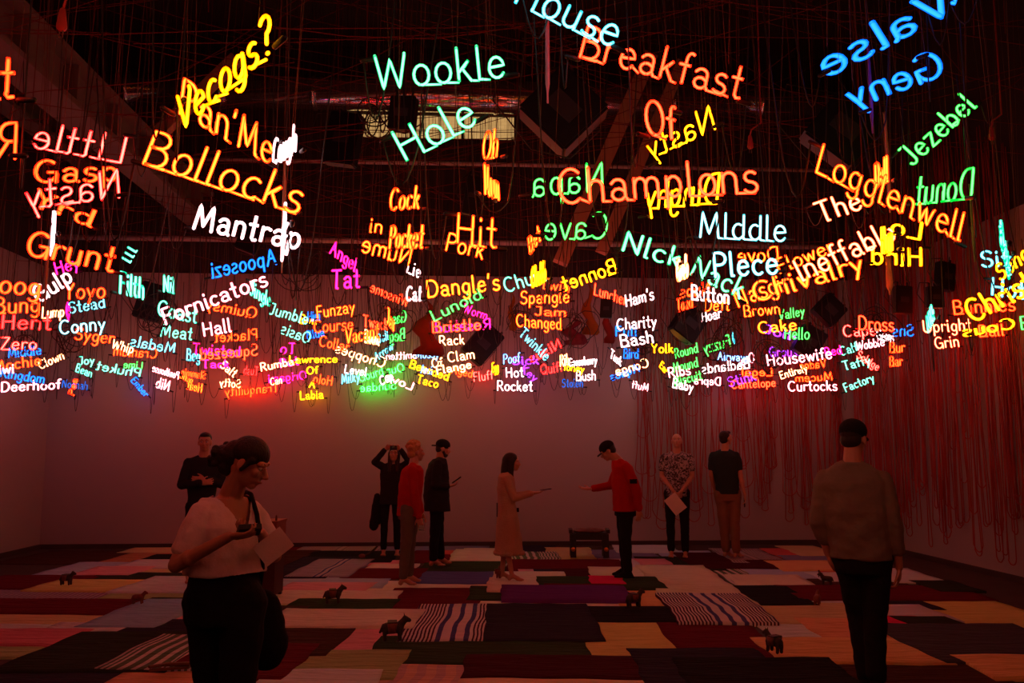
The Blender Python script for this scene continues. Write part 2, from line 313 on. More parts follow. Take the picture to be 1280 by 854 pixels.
SIGNS=[
('Vecogs?', 'yel', -1.094, 3.251, 2.801, -0.645, 2.82, 2.943, 0.15, "yellow neon word seen nearly edge-on, just above the orange Pan'Me"),
("Pan'Me", 'oran', -1.146, 3.375, 2.929, -0.876, 3.848, 2.875, 0.15, "orange neon word Pan'Me, just above the orange Bollocks"),
('Bollocks', 'oran', -1.381, 3.644, 2.808, -0.705, 3.633, 2.588, 0.15, "orange neon word Bollocks, just below the orange Pan'Me"),
('Mantrap', 'wht', -1.648, 5.203, 2.921, -0.999, 5.182, 2.791, 0.15, 'white neon word Mantrap, just above the blue Apoosezi'),
('Cough', 'wht', -1.11, 4.88, 3.208, -0.892, 4.458, 3.158, 0.15, "white neon word seen nearly edge-on, beside the orange Pan'Me"),
('Virgins', 'wht', -0.952, 4.477, 2.551, -0.76, 3.615, 2.551, 0.15, 'white neon word seen nearly edge-on, just above the white Mantrap'),
('WookIe', 'wook', -0.382, 3.55, 3.116, 0.176, 3.512, 3.17, 0.15, 'pale mint neon word starting with W, just above the pale mint Hole'),
('Hole', 'wook', -0.273, 3.752, 2.865, 0.064, 3.71, 3.046, 0.15, 'pale mint neon word Hole, just below the pale mint word starting with W'),
('Oh', 'oran', 0.092, 4.7, 3.208, 0.174, 4.51, 3.166, 0.15, 'orange neon word seen nearly edge-on, beside the pale mint Hole'),
('Mum', 'oran', 0.099, 4.206, 2.865, 0.185, 4.54, 2.931, 0.15, 'orange neon word seen nearly edge-on, beside the green Napa'),
('House', 'cyan', 0.194, 3.472, 3.488, 0.631, 3.471, 3.292, 0.15, 'cyan neon word House, just above the coral Breakfast'),
('Breakfast', 'coral', 0.497, 3.65, 3.337, 1.226, 3.633, 3.145, 0.15, 'coral neon word Breakfast, just above the coral Of'),
('Of', 'coral', 0.752, 3.458, 2.914, 0.912, 3.555, 2.918, 0.15, 'coral neon word Of, just above the yellow Nasty'),
('Nasty', 'yel', 1.437, 4.689, 3.419, 1.103, 4.951, 3.313, 0.15, 'yellow neon word Nasty seen backwards, just below the coral Of'),
('ChampIons', 'coral', 0.394, 3.566, 2.632, 1.255, 3.512, 2.683, 0.15, 'coral neon word Champions, just above the yellow Dinghy'),
('Dinghy', 'yel', 1.258, 4.114, 2.808, 0.978, 4.535, 2.889, 0.15, 'yellow neon word Dinghy seen backwards, just below the coral Champions'),
('Napa', 'grn', 0.719, 4.293, 2.918, 0.347, 4.405, 2.911, 0.15, 'green neon word Napa seen backwards, just above the green Cave'),
('Cave', 'grn', 0.802, 4.698, 2.766, 0.451, 4.849, 2.789, 0.15, 'green neon word Cave seen backwards, just below the green Napa'),
('Bet', 'oran', 0.561, 7.308, 3.263, 0.637, 7.068, 3.333, 0.15, 'orange neon word seen nearly edge-on, beside the green Cave'),
('Chubb', 'yel', 0.499, 6.349, 2.788, 0.562, 5.879, 2.746, 0.15, 'yellow neon word seen nearly edge-on, beside the mint green Chum'),
('Chum', 'mint', 0.429, 8.86, 3.204, 0.86, 8.82, 3.337, 0.15, 'mint green neon word Chum, beside the red orange Twin'),
('MIddle', 'pale', 1.367, 4.881, 2.828, 1.886, 4.855, 2.8, 0.15, 'pale cyan neon word Middle, just above the orange Dove'),
('PIece', 'pale', 1.554, 5.231, 2.662, 1.964, 5.206, 2.682, 0.15, 'pale cyan neon word Piece, just below the orange Dove'),
('NIck', 'wook', 1.169, 6.292, 3.077, 1.613, 6.284, 2.934, 0.15, "pale mint neon word Nick, just above the white Ham's"),
('Nack', 'wook', 1.621, 6.043, 2.848, 1.991, 6.045, 2.665, 0.15, 'pale mint neon word Nack, just above the white Button'),
('Grub', 'cream', 1.465, 5.803, 2.741, 1.446, 5.435, 2.701, 0.15, 'cream neon word seen nearly edge-on, beside the pale mint Nack'),
('Dove', 'oran', 3.272, 8.661, 3.535, 2.839, 8.687, 3.519, 0.15, 'orange neon word Dove seen backwards, just above the pale cyan Piece'),
('Flower', 'oran', 3.273, 8.677, 3.403, 3.862, 8.615, 3.635, 0.15, 'orange neon word Flower, just above the orange Chivalry'),
('Ineffable', 'peach', 2.338, 5.783, 2.747, 3.001, 5.709, 3.045, 0.15, 'peach neon word Ineffable, beside the orange Flower'),
('Chivalry', 'oran', 2.269, 6.546, 2.729, 3.128, 6.467, 2.977, 0.15, 'orange neon word Chivalry, just below the orange Flower'),
('Nasgir', 'oran', 2.326, 7.154, 2.791, 2.787, 7.108, 2.953, 0.15, 'orange neon word Nasgir, just above the orange Brown'),
('The', 'peach', 2.563, 5.946, 3.209, 2.873, 5.915, 3.318, 0.15, 'peach neon word The, beside the orange Logglenwell'),
('Logglenwell', 'oran', 1.681, 3.948, 2.925, 2.503, 4.132, 2.634, 0.15, 'orange neon word Logglenwell, beside the green Donut'),
('Dell', 'oran', 2.628, 5.244, 3.256, 2.568, 4.961, 3.213, 0.15, 'orange neon word seen nearly edge-on, just above the orange Logglenwell'),
('Jezebel', 'grn', 3.217, 5.859, 3.615, 3.686, 5.779, 4.051, 0.15, 'green neon word seen nearly edge-on, just above the green Donut'),
('Donut', 'grn', 2.51, 4.025, 2.826, 2.457, 4.465, 2.919, 0.15, 'green neon word Donut seen backwards, beside the orange Logglenwell'),
('Valse', 'blue', 2.551, 4.119, 3.866, 1.871, 4.201, 3.511, 0.15, 'blue neon word Valse seen backwards, just above the blue Geny'),
('Geny', 'blue', 2.65, 4.407, 3.649, 2.123, 4.461, 3.457, 0.15, 'blue neon word Geny seen backwards, just below the blue Valse'),
('To', 'blue', 2.736, 4.357, 4.017, 2.541, 4.36, 4.078, 0.15, 'blue neon word To seen backwards, just above the blue Valse'),
('Culverts', 'mint', 3.002, 4.528, 2.511, 2.408, 3.673, 2.511, 0.15, 'mint green neon word seen nearly edge-on, just above the cyan Six'),
('Six', 'cyan', 4.832, 7.696, 3.282, 5.132, 7.678, 3.297, 0.15, 'cyan neon word Six, just above the cyan Hot'),
('Hot', 'cyan', 4.476, 7.021, 2.892, 4.776, 7.009, 2.859, 0.15, 'cyan neon word Hot, just above the yellow Christ'),
('Christ', 'yel', 3.401, 5.546, 2.429, 3.827, 5.495, 2.653, 0.15, 'yellow neon word Christ, just below the cyan Hot'),
('Song', 'yel', 4.655, 7.153, 3.038, 4.711, 6.814, 3.176, 0.15, 'yellow neon word seen nearly edge-on, beside the cyan Six'),
('Bunnies', 'ored', 5.389, 9.135, 3.062, 6.076, 9.091, 3.106, 0.15, 'red orange neon word Bunnies, just below the yellow Christ'),
('Upright', 'peach', 5.73, 10.402, 3.029, 6.338, 10.364, 3.059, 0.15, 'peach neon word Upright, just above the peach Grin'),
('Grin', 'peach', 6.128, 10.856, 2.882, 6.45, 10.834, 2.913, 0.146, 'peach neon word Grin, just below the peach Upright'),
('Cous', 'yel', 6.45, 9.674, 2.994, 5.834, 9.721, 2.892, 0.122, 'yellow neon word Cous seen backwards, just above the red orange Ball'),
('Ball', 'ored', 6.145, 9.911, 2.919, 6.45, 9.891, 2.937, 0.134, 'red orange neon word Ball, just below the yellow Cous'),
('Milk', 'mint', 4.02, 7.22, 2.592, 3.928, 6.942, 2.676, 0.15, 'mint green neon word seen nearly edge-on, just above the peach Upright'),
('Eve', 'grn', 6.15, 9.143, 2.9, 6.45, 9.124, 2.918, 0.142, 'green neon word Eve, beside the yellow Cous'),
('Bit', 'ored', -1.849, 3.093, 2.854, -1.622, 3.08, 2.854, 0.15, 'red orange neon word Bit, just above the red orange Rag'),
('Rag', 'ored', -1.822, 3.511, 2.772, -2.095, 3.527, 2.765, 0.15, 'red orange neon word Rag seen backwards, beside the pinkish red Little'),
('LIttle', 'pred', -1.884, 4.721, 3.159, -2.395, 4.739, 3.246, 0.15, 'pinkish red neon word Little seen backwards, just above the red orange Gasp'),
('Gasp', 'ored', -2.891, 5.782, 3.365, -2.318, 5.749, 3.376, 0.15, 'red orange neon word Gasp, just above the pinkish red Nasty'),
('Nasty', 'pred', -1.786, 4.481, 2.898, -2.285, 4.517, 2.832, 0.15, 'pinkish red neon word Nasty seen backwards, just below the red orange Gasp'),
('Yrd', 'ored', -3.698, 7.384, 3.657, -3.179, 7.378, 3.468, 0.15, 'red orange neon word Yrd, just below the pinkish red Nasty'),
('Grunt', 'ored', -2.661, 5.279, 2.762, -2.119, 5.262, 2.656, 0.15, 'red orange neon word Grunt, just above the magenta Hey'),
('Lust', 'wht', -2.58, 5.447, 2.791, -2.313, 4.884, 2.791, 0.15, 'white neon word seen nearly edge-on, beside the red orange Yrd'),
('Gulp', 'wht', -3.624, 7.483, 2.818, -3.326, 7.442, 3.021, 0.15, 'white neon word Gulp, beside the red orange Yoyo'),
('Hey', 'mag', -4.78, 10.237, 3.61, -4.5, 10.21, 3.703, 0.15, 'magenta neon word Hey, just below the red orange Grunt'),
('Chain', 'mag', -4.626, 10.295, 3.07, -4.343, 9.588, 3.07, 0.15, 'magenta neon word seen nearly edge-on, just below the white Gulp'),
('Boog', 'ored', -3.772, 6.873, 2.816, -3.31, 6.851, 2.779, 0.15, 'red orange neon word Boog, just above the red orange Bung'),
('Bung', 'ored', -4.405, 8.266, 2.85, -3.971, 8.24, 2.865, 0.15, 'red orange neon word Bung, just above the red Hent'),
('Yoyo', 'ored', -3.747, 8.213, 2.984, -3.358, 8.189, 2.999, 0.15, 'red orange neon word Yoyo, just above the cyan Stead'),
('Hent', 'red', -4.827, 9.2, 2.832, -4.295, 9.171, 2.824, 0.15, 'red neon word Hent, just below the red orange Bung'),
('Lump', 'cream', -5.685, 11.85, 3.333, -5.32, 11.692, 3.334, 0.15, 'cream neon word Lump, beside the red Hent'),
('Stead', 'cyan', -5.288, 11.752, 3.386, -4.796, 11.714, 3.471, 0.15, 'cyan neon word Stead, just below the red orange Yoyo'),
('Conny', 'pale', -4.459, 9.712, 2.843, -3.948, 9.677, 2.896, 0.15, 'pale cyan neon word Conny, just above the red orange Syger'),
('Syger', 'ored', -4.873, 11.005, 2.95, -4.374, 10.984, 2.89, 0.15, 'red orange neon word Syger, just below the pale cyan Conny'),
('Zero', 'pred', -5.791, 11.072, 2.821, -5.332, 11.046, 2.821, 0.15, 'pinkish red neon word Zero, just above the blue Middle'),
('Middle', 'blue', -6.45, 12.557, 2.871, -5.975, 12.525, 2.916, 0.136, 'blue neon word Middle, just below the pinkish red Zero'),
('Mochie', 'ored', -6.45, 12.21, 2.636, -5.792, 12.162, 2.734, 0.143, 'red orange neon word Mochie, just above the blue Kingdom'),
('Clown', 'cream', -6.45, 13.503, 2.786, -6.074, 13.461, 2.955, 0.134, 'cream neon word Clown, beside the mint green Joy'),
('Kingdom', 'blue', -6.45, 12.383, 2.584, -5.837, 12.361, 2.485, 0.134, 'blue neon word Kingdom, just below the red orange Mochie'),
('Kiwi', 'pw', -6.45, 12.135, 2.597, -6.123, 12.114, 2.618, 0.12, 'pinkish white neon word Kiwi, beside the red orange Mochie'),
('Deerhoof', 'pw', -6.45, 12.432, 2.376, -5.614, 12.38, 2.42, 0.134, 'pinkish white neon word starting with D, just below the blue Kingdom'),
('Noonah', 'dblue', -6.355, 14.038, 2.555, -6.076, 14.33, 2.532, 0.129, 'dim blue neon word Noonah, just below the mint green Bean'),
('Pea', 'ored', -5.95, 13.556, 2.388, -5.891, 13.521, 2.643, 0.134, 'red orange neon word seen nearly edge-on, just above the dim blue Noonah'),
('Joy', 'mint', -5.88, 13.494, 2.861, -5.636, 13.479, 2.874, 0.122, 'mint green neon word Joy, just above the mint green Bean'),
('Bean', 'mint', -5.869, 13.373, 2.753, -5.741, 13.642, 2.678, 0.122, 'mint green neon word Bean, just below the mint green Joy'),
('Phuket', 'mint', -4.939, 13.465, 2.667, -5.624, 13.488, 2.789, 0.134, 'mint green neon word Phuket seen backwards, beside the green Lime'),
('Whip', 'cream', -5.382, 13.434, 3.116, -5.052, 13.426, 3.031, 0.134, 'cream neon word Whip, beside the red orange Cranium'),
('Medals', 'cyan', -4.17, 12.642, 2.951, -4.816, 12.664, 3.066, 0.15, 'cyan neon word Medals seen backwards, beside the red orange Cranium'),
('Cranium', 'ored', -4.685, 13.415, 2.959, -5.357, 13.446, 3.007, 0.147, 'red orange neon word Cranium seen backwards, beside the cream Whip'),
('Lime', 'grn', -4.904, 13.447, 2.801, -5.197, 13.461, 2.813, 0.11, 'green neon word Lime seen backwards, beside the mint green Phuket'),
('Ember', 'blue', -5.374, 14.245, 2.677, -5.14, 14.265, 2.408, 0.103, 'blue neon word seen nearly edge-on, just below the green Lime'),
('Ill', 'mint', -4.479, 11.626, 4.046, -4.374, 11.596, 4.237, 0.15, 'mint green neon word seen nearly edge-on, just above the mint green Filth'),
('Filth', 'mint', -2.419, 6.121, 2.681, -2.368, 6.453, 2.693, 0.15, 'mint green neon word Filth, beside the red orange Yoyo'),
('Nil', 'mint', -2.785, 8.053, 3.041, -2.747, 8.247, 3.054, 0.15, 'mint green neon word seen nearly edge-on, beside the mint green Filth'),
('Coast', 'mint', -2.965, 8.431, 2.873, -2.69, 8.783, 2.848, 0.15, 'mint green neon word Coast, just above the mint green Meat'),
('Fornicators', 'pw', -2.802, 8.189, 2.746, -1.831, 8.089, 3.118, 0.15, 'pinkish white neon word Fornicators, just above the red orange Quimsy'),
('Apoosezi', 'blue', -1.744, 7.996, 3.298, -2.39, 8.177, 3.191, 0.15, 'blue neon word Apoosezi seen backwards, just below the white Mantrap'),
('Jingle', 'mint', -2.182, 8.804, 3.151, -2.063, 9.222, 3.089, 0.15, 'mint green neon word seen nearly edge-on, beside the pinkish white Fornicators'),
('Jumble', 'mint', -2.624, 11.603, 3.386, -2.099, 11.592, 3.238, 0.15, 'mint green neon word Jumble, beside the blue Him'),
('Quimsy', 'ored', -2.998, 12.514, 3.455, -3.737, 12.538, 3.593, 0.15, 'red orange neon word Quimsy seen backwards, just below the pinkish white Fornicators'),
('Meat', 'mint', -3.795, 10.939, 2.989, -3.396, 10.923, 2.94, 0.15, 'mint green neon word Meat, just below the mint green Coast'),
('Hall', 'pw', -2.873, 9.627, 2.817, -2.556, 9.602, 2.878, 0.15, 'pinkish white neon word Hall, just above the red orange Placket'),
('Placket', 'ored', -2.973, 12.549, 3.157, -3.595, 12.59, 3.112, 0.15, 'red orange neon word Placket seen backwards, just below the pinkish white Hall'),
('Twisted', 'mag', -3.917, 12.628, 2.951, -3.225, 12.595, 2.905, 0.15, 'magenta neon word Twisted, beside the coral Squeezed'),
('Squeezed', 'coral', -2.749, 11.679, 2.833, -3.529, 11.73, 2.77, 0.15, 'coral neon word Squeezed seen backwards, beside the magenta Twisted'),
('Tack', 'mag', -4.001, 13.395, 2.813, -3.574, 13.371, 2.813, 0.122, 'magenta neon word Tack, just below the magenta Twisted'),
('Beg', 'cyan', -3.668, 11.604, 2.756, -3.57, 11.869, 2.762, 0.15, 'cyan neon word seen nearly edge-on, just above the red orange Slammin'),
('Penthouse', 'pw', -4.44, 13.703, 2.664, -4.662, 13.175, 2.741, 0.11, 'pinkish white neon word Penthouse seen backwards, beside the red orange Slammin'),
('Nib', 'pw', -4.282, 12.816, 2.42, -4.407, 12.613, 2.463, 0.15, 'pinkish white neon word seen nearly edge-on, just below the pinkish white Penthouse'),
('Slammin', 'ored', -3.997, 13.612, 2.659, -4.253, 13.226, 2.687, 0.11, 'red orange neon word Slammin seen backwards, just above the orange Heat'),
('Snug', 'oran', -4.549, 14.075, 2.718, -4.418, 14.316, 2.634, 0.116, 'orange neon word seen nearly edge-on, just below the red orange Slammin'),
('Heat', 'oran', -4.042, 13.589, 2.446, -4.184, 13.298, 2.488, 0.134, 'orange neon word Heat seen backwards, just below the red orange Slammin'),
('Salt', 'cream', -3.732, 13.377, 2.837, -3.512, 13.385, 2.667, 0.122, 'cream neon word seen nearly edge-on, beside the magenta Tack'),
('Softy', 'cream', -3.622, 14.269, 2.569, -3.912, 14.067, 2.579, 0.129, 'cream neon word Softy seen backwards, beside the red orange Tranquility'),
('Tranquility', 'ored', -3.019, 14.33, 2.515, -3.886, 14.33, 2.436, 0.145, 'red orange neon word Tranquility seen backwards, just below the red Tush'),
('Tush', 'red', -3.362, 14.33, 2.785, -3.597, 14.291, 2.793, 0.132, 'red neon word Tush seen backwards, just above the red orange Tranquility'),
('Rumba', 'cream', -3.097, 13.35, 2.764, -2.586, 13.309, 2.861, 0.122, 'cream neon word Rumba, beside the magenta Pet'),
('Can', 'cream', -3.125, 14.166, 2.602, -2.916, 14.075, 2.636, 0.116, 'cream neon word Can, beside the magenta Origami'),
('Origami', 'mag', -2.573, 14.33, 2.724, -3.204, 14.33, 2.658, 0.132, 'magenta neon word Origami seen backwards, beside the cream Can'),
('To', 'mag', -2.419, 12.544, 2.951, -2.649, 12.557, 2.951, 0.15, 'magenta neon word To seen backwards, just above the magenta Pet'),
('Pet', 'mag', -2.805, 13.328, 2.813, -2.512, 13.305, 2.861, 0.134, 'magenta neon word Pet, beside the cream Rumba'),
('Lawrence', 'yel', -2.671, 13.311, 2.886, -1.927, 13.268, 2.898, 0.11, 'yellow neon word starting with L, just above the yellow Of'),
('Of', 'yel', -2.401, 13.317, 2.716, -2.219, 13.305, 2.728, 0.11, 'yellow neon word Of, just below the yellow word starting with L'),
('A', 'yel', -2.498, 14.097, 2.574, -2.395, 14.093, 2.561, 0.103, 'yellow neon word A, just above the yellow Labia'),
('Labia', 'yel', -2.676, 14.33, 2.384, -2.295, 14.33, 2.41, 0.132, 'yellow neon word Labia, just below the yellow A'),
('Holo', 'ored', -2.02, 13.386, 2.551, -2.291, 13.256, 2.589, 0.134, 'red orange neon word Holo seen backwards, just above the yellow A'),
('Choppes', 'cream', -1.218, 13.239, 2.813, -1.977, 13.251, 3.056, 0.147, 'cream neon word Choppes seen backwards, just above the white Level'),
('Funzay', 'oran', -1.851, 10.869, 3.218, -1.353, 10.701, 3.277, 0.15, 'orange neon word Funzay, just above the red orange Course'),
('Course', 'ored', -1.888, 10.882, 3.036, -1.373, 10.74, 3.061, 0.15, 'red orange neon word Course, just below the orange Funzay'),
('Collar', 'ored', -2.079, 12.401, 3.053, -1.673, 12.609, 2.986, 0.15, 'red orange neon word Collar, just below the red orange Course'),
('Vacant', 'oran', -1.256, 9.192, 2.696, -0.866, 8.817, 2.719, 0.15, 'orange neon word Vacant, just below the coral Twack'),
('Oasis', 'mint', -2.093, 11.721, 2.994, -2.441, 11.527, 3.118, 0.15, 'mint green neon word Oasis seen backwards, beside the blue Blue'),
('Him', 'blue', -2.408, 13.293, 3.527, -2.187, 13.129, 3.53, 0.147, 'blue neon word Him, beside the mint green Jumble'),
('Blue', 'blue', -2.393, 13.251, 3.25, -2.125, 13.23, 3.298, 0.122, 'blue neon word Blue, beside the mint green Oasis'),
('Bun', 'yel', -2.517, 13.228, 3.492, -2.248, 13.216, 3.468, 0.134, 'yellow neon word seen nearly edge-on, just below the blue Him'),
('Twack', 'coral', -1.327, 11.354, 3.188, -1.036, 11.74, 3.19, 0.15, 'coral neon word Twack, just above the orange Vacant'),
('Jam', 'oran', -0.708, 7.926, 2.74, -0.672, 8.222, 2.706, 0.15, 'orange neon word seen nearly edge-on, beside the green Gas'),
('Gas', 'grn', -0.766, 11.413, 3.265, -0.963, 11.627, 3.262, 0.15, 'green neon word Gas seen backwards, just above the green Beg'),
('Beg', 'grn', -0.733, 10.684, 2.929, -0.937, 10.879, 2.921, 0.15, 'green neon word Beg seen backwards, just below the green Gas'),
('Boom', 'cream', -1.139, 9.932, 2.804, -1.012, 10.325, 2.814, 0.15, 'cream neon word seen nearly edge-on, beside the orange Vacant'),
('Doll', 'cyan', -1.328, 13.295, 3.188, -1.14, 13.086, 3.238, 0.147, 'cyan neon word seen nearly edge-on, beside the green Beg'),
('Smitten', 'pw', -0.707, 13.192, 2.959, -1.195, 13.223, 2.934, 0.11, 'pinkish white neon word Smitten seen backwards, beside the cyan Arrow'),
('Arrow', 'cyan', -1.351, 13.335, 2.92, -1.066, 13.094, 3.093, 0.134, 'cyan neon word Arrow, beside the pinkish white Smitten'),
('Mossy', 'sky', -0.748, 13.277, 2.967, -0.375, 13.091, 2.962, 0.134, 'light blue neon word Mossy, just above the cream Of'),
('Of', 'cream', -0.486, 13.198, 2.813, -0.316, 13.186, 2.837, 0.134, 'cream neon word Of, just above the yellow Bearded'),
('Clam', 'cream', -0.243, 13.174, 2.898, 0.172, 13.143, 2.959, 0.147, 'cream neon word Clam, just above the cream Flange'),
('Flange', 'cream', -0.412, 13.206, 2.716, 0.124, 13.164, 2.813, 0.122, 'cream neon word Flange, just above the red orange Aged'),
('Aged', 'ored', -0.193, 13.191, 2.74, 0.125, 13.182, 2.667, 0.11, 'red orange neon word Aged, just below the cream Flange'),
('Bearded', 'yel', -0.84, 13.216, 2.825, -0.241, 13.208, 2.619, 0.122, 'yellow neon word Bearded, just above the yellow Taco'),
('Taco', 'yel', -0.77, 13.991, 2.651, -0.421, 13.982, 2.561, 0.129, 'yellow neon word Taco, just below the yellow Bearded'),
('And', 'sky', -0.652, 13.126, 2.732, -0.489, 13.301, 2.724, 0.122, 'light blue neon word seen nearly edge-on, beside the yellow Bearded'),
('Level', 'wht', -1.969, 14.308, 2.828, -1.601, 14.294, 2.776, 0.132, 'white neon word Level, beside the bright green Gourd'),
('Milky', 'cyan', -1.878, 13.406, 2.578, -1.571, 13.182, 2.611, 0.147, 'cyan neon word seen nearly edge-on, just below the white Level'),
('Gourd', 'grn2', -1.712, 14.33, 2.676, -1.307, 14.219, 2.797, 0.145, 'bright green neon word Gourd, beside the white Level'),
('Our', 'grn2', -0.97, 14.249, 2.854, -1.259, 14.272, 2.802, 0.132, 'bright green neon word Our seen backwards, just above the pinkish white Love'),
('Sundae', 'grn2', -1.1, 14.292, 2.567, -1.704, 14.33, 2.515, 0.132, 'bright green neon word Sundae seen backwards, just below the bright green Gourd'),
('Cup', 'wht', -1.271, 13.333, 2.55, -1.066, 13.193, 2.638, 0.134, 'white neon word seen nearly edge-on, beside the pinkish white Love'),
('Love', 'pw', -0.834, 14.01, 2.523, -1.286, 14.013, 2.702, 0.129, 'pinkish white neon word Love seen backwards, just below the bright green Our'),
('Angel', 'mag', -1.378, 8.743, 3.58, -1.159, 9.09, 3.454, 0.15, 'magenta neon word Angel, just above the magenta Tat'),
('Tat', 'mag', -1.091, 7.051, 2.896, -0.845, 6.954, 2.893, 0.15, 'magenta neon word Tat, just below the magenta Angel'),
('Cock', 'oran', -0.54, 6.019, 3.276, -0.31, 5.732, 3.216, 0.15, 'orange neon word Cock, just above the orange Pocket'),
('in', 'oran', -0.999, 8.863, 3.833, -0.857, 8.857, 3.817, 0.15, 'orange neon word in, just above the orange Nume'),
('Pocket', 'oran', -0.526, 5.915, 2.979, -0.272, 5.479, 2.88, 0.15, 'orange neon word Pocket, just above the orange Nume'),
('Nume', 'oran', -0.452, 7.02, 3.09, -0.844, 6.89, 3.176, 0.15, 'orange neon word Nume seen backwards, just below the orange Pocket'),
('Lie', 'wht', -0.675, 9.927, 3.631, -0.525, 10.08, 3.588, 0.15, 'white neon word Lie, just above the white Cat'),
('Cat', 'wht', -0.618, 9.031, 3.139, -0.448, 8.817, 3.104, 0.15, 'white neon word Cat, beside the coral Winsome'),
('Winsome', 'coral', -0.836, 12.579, 3.649, -1.342, 12.169, 3.807, 0.15, 'coral neon word Winsome seen backwards, beside the white Cat'),
('Hit', 'oran', -0.05, 4.147, 2.595, 0.163, 4.206, 2.587, 0.15, 'orange neon word Hit, just above the orange Pork'),
('Pork', 'oran', -0.169, 7.207, 3.272, 0.159, 7.252, 3.203, 0.15, 'orange neon word Pork, just below the orange Hit'),
("Dangle's", 'ora2', -0.331, 7.639, 2.933, 0.324, 7.593, 3.004, 0.15, "golden orange neon word Dangle's, just above the green Lunoid"),
('Lunoid', 'grn', -0.409, 11.493, 3.28, 0.252, 11.416, 3.599, 0.15, 'green neon word Lunoid, just above the magenta Worm'),
('Worm', 'mag', -0.028, 13.031, 3.656, 0.34, 13.099, 3.546, 0.134, 'magenta neon word Worm, just below the green Lunoid'),
('Rosebud', 'mag', 0.39, 12.343, 3.306, -0.416, 12.395, 3.249, 0.15, 'magenta neon word Rosebud seen backwards, beside the coral Bristle'),
('Bristle', 'coral', -0.429, 11.512, 3.131, 0.233, 11.47, 3.174, 0.15, 'coral neon word Bristle, beside the magenta Rosebud'),
('Rack', 'cream', -0.379, 13.15, 3.153, 0.012, 13.125, 3.177, 0.147, 'cream neon word Rack, just below the coral Bristle'),
('Fluff', 'pred', 0.162, 14.248, 2.688, 0.488, 14.143, 2.72, 0.145, 'pinkish red neon word Fluff, beside the red orange Aged'),
('Egg', 'yel', 0.433, 13.278, 2.751, 0.522, 13.026, 2.754, 0.147, 'yellow neon word seen nearly edge-on, just above the pinkish red Fluff'),
('Poof', 'sky', 0.604, 13.234, 2.884, 0.849, 13.008, 2.888, 0.147, 'light blue neon word Poof, beside the purple Sick'),
('Hot', 'wht', 0.637, 13.153, 2.667, 0.918, 13.136, 2.68, 0.147, 'white neon word Hot, beside the purple Key'),
('Rocket', 'wht', 0.505, 13.185, 2.473, 1.054, 13.155, 2.461, 0.147, 'white neon word Rocket, just below the white Hot'),
('Sick', 'purp', 0.734, 13.124, 2.861, 1.149, 13.099, 2.874, 0.122, 'purple neon word Sick, beside the light blue Poof'),
('Key', 'purp', 0.923, 14.142, 2.867, 1.161, 14.153, 2.671, 0.132, 'purple neon word Key, beside the white Hot'),
('Twinkle', 'cyan', 0.777, 12.26, 3.217, 1.183, 12.428, 2.844, 0.15, 'cyan neon word Twinkle, just above the red Nisus'),
('Nisus', 'red', 1.501, 13.048, 3.128, 1.026, 13.105, 2.886, 0.147, 'red neon word Nisus seen backwards, just below the cyan Twinkle'),
('Quiff', 'red', 1.182, 13.204, 2.723, 1.505, 13.005, 2.757, 0.147, 'red neon word Quiff, beside the yellow Honey'),
('Spangle', 'oran', 0.657, 10.065, 3.29, 1.221, 9.85, 3.278, 0.15, 'orange neon word Spangle, just below the red orange Twin'),
('Twin', 'ored', 1.077, 12.233, 3.89, 1.515, 12.217, 3.822, 0.15, 'red orange neon word Twin, just above the orange Spangle'),
('Changed', 'oran', 0.637, 10.516, 3.086, 1.235, 10.81, 3.091, 0.15, 'orange neon word Changed, just below the red orange Jam'),
('Jam', 'ored', 1.07, 13.012, 3.614, 1.559, 12.988, 3.589, 0.134, 'red orange neon word Jam, just above the orange Changed'),
('Bonnet', 'yel', 1.6, 8.768, 3.42, 1.036, 8.824, 3.221, 0.15, 'yellow neon word Bonnet seen backwards, just above the coral Luncher'),
('Luncher', 'coral', 1.702, 11.159, 3.611, 2.2, 11.492, 3.521, 0.15, "coral neon word Luncher, beside the white Ham's"),
("Ham's", 'wht', 2.043, 10.725, 3.372, 2.337, 10.384, 3.419, 0.15, "white neon word Ham's, beside the coral Luncher"),
('Charity', 'wht', 2.065, 11.502, 3.181, 2.546, 11.202, 3.198, 0.15, 'white neon word Charity, just above the blue Full'),
('Bash', 'wht', 1.957, 10.635, 2.85, 2.376, 10.604, 2.91, 0.15, 'white neon word Bash, just below the blue Full'),
('Full', 'blue', 2.305, 12.982, 3.298, 2.647, 12.963, 3.298, 0.147, 'blue neon word Full, just above the white Bash'),
('Bird', 'blue', 2.45, 13.127, 2.97, 2.639, 12.894, 2.947, 0.147, 'blue neon word Bird, just above the cream Conga'),
('Yolk', 'yel', 2.856, 12.983, 3.043, 3.198, 12.964, 3.043, 0.134, 'yellow neon word Yolk, beside the green Round'),
('Ear', 'yel', 2.97, 12.961, 2.833, 3.087, 13.051, 2.719, 0.11, 'yellow neon word seen nearly edge-on, beside the pinkish white Ribs'),
('Gooseberry', 'wht', 1.637, 13.379, 2.866, 1.981, 12.75, 2.844, 0.122, 'white neon word Gooseberry, beside the cream Rib'),
('Bush', 'wht', 1.725, 13.2, 2.627, 2.001, 12.98, 2.623, 0.147, 'white neon word Bush, just above the dim blue Stolen'),
('Honey', 'yel', 1.466, 13.092, 2.789, 1.833, 13.077, 2.74, 0.11, 'yellow neon word Honey, just below the cream Rib'),
('Stolen', 'dblue', 1.592, 13.997, 2.583, 1.908, 13.721, 2.565, 0.129, 'dim blue neon word Stolen, just below the white Bush'),
('Rib', 'cream', 1.296, 11.571, 2.694, 1.401, 11.362, 2.696, 0.15, 'cream neon word Rib, just above the yellow Honey'),
('Tusk', 'wht', 2.205, 12.926, 2.972, 2.412, 13.133, 2.847, 0.134, 'white neon word seen nearly edge-on, beside the blue Bird'),
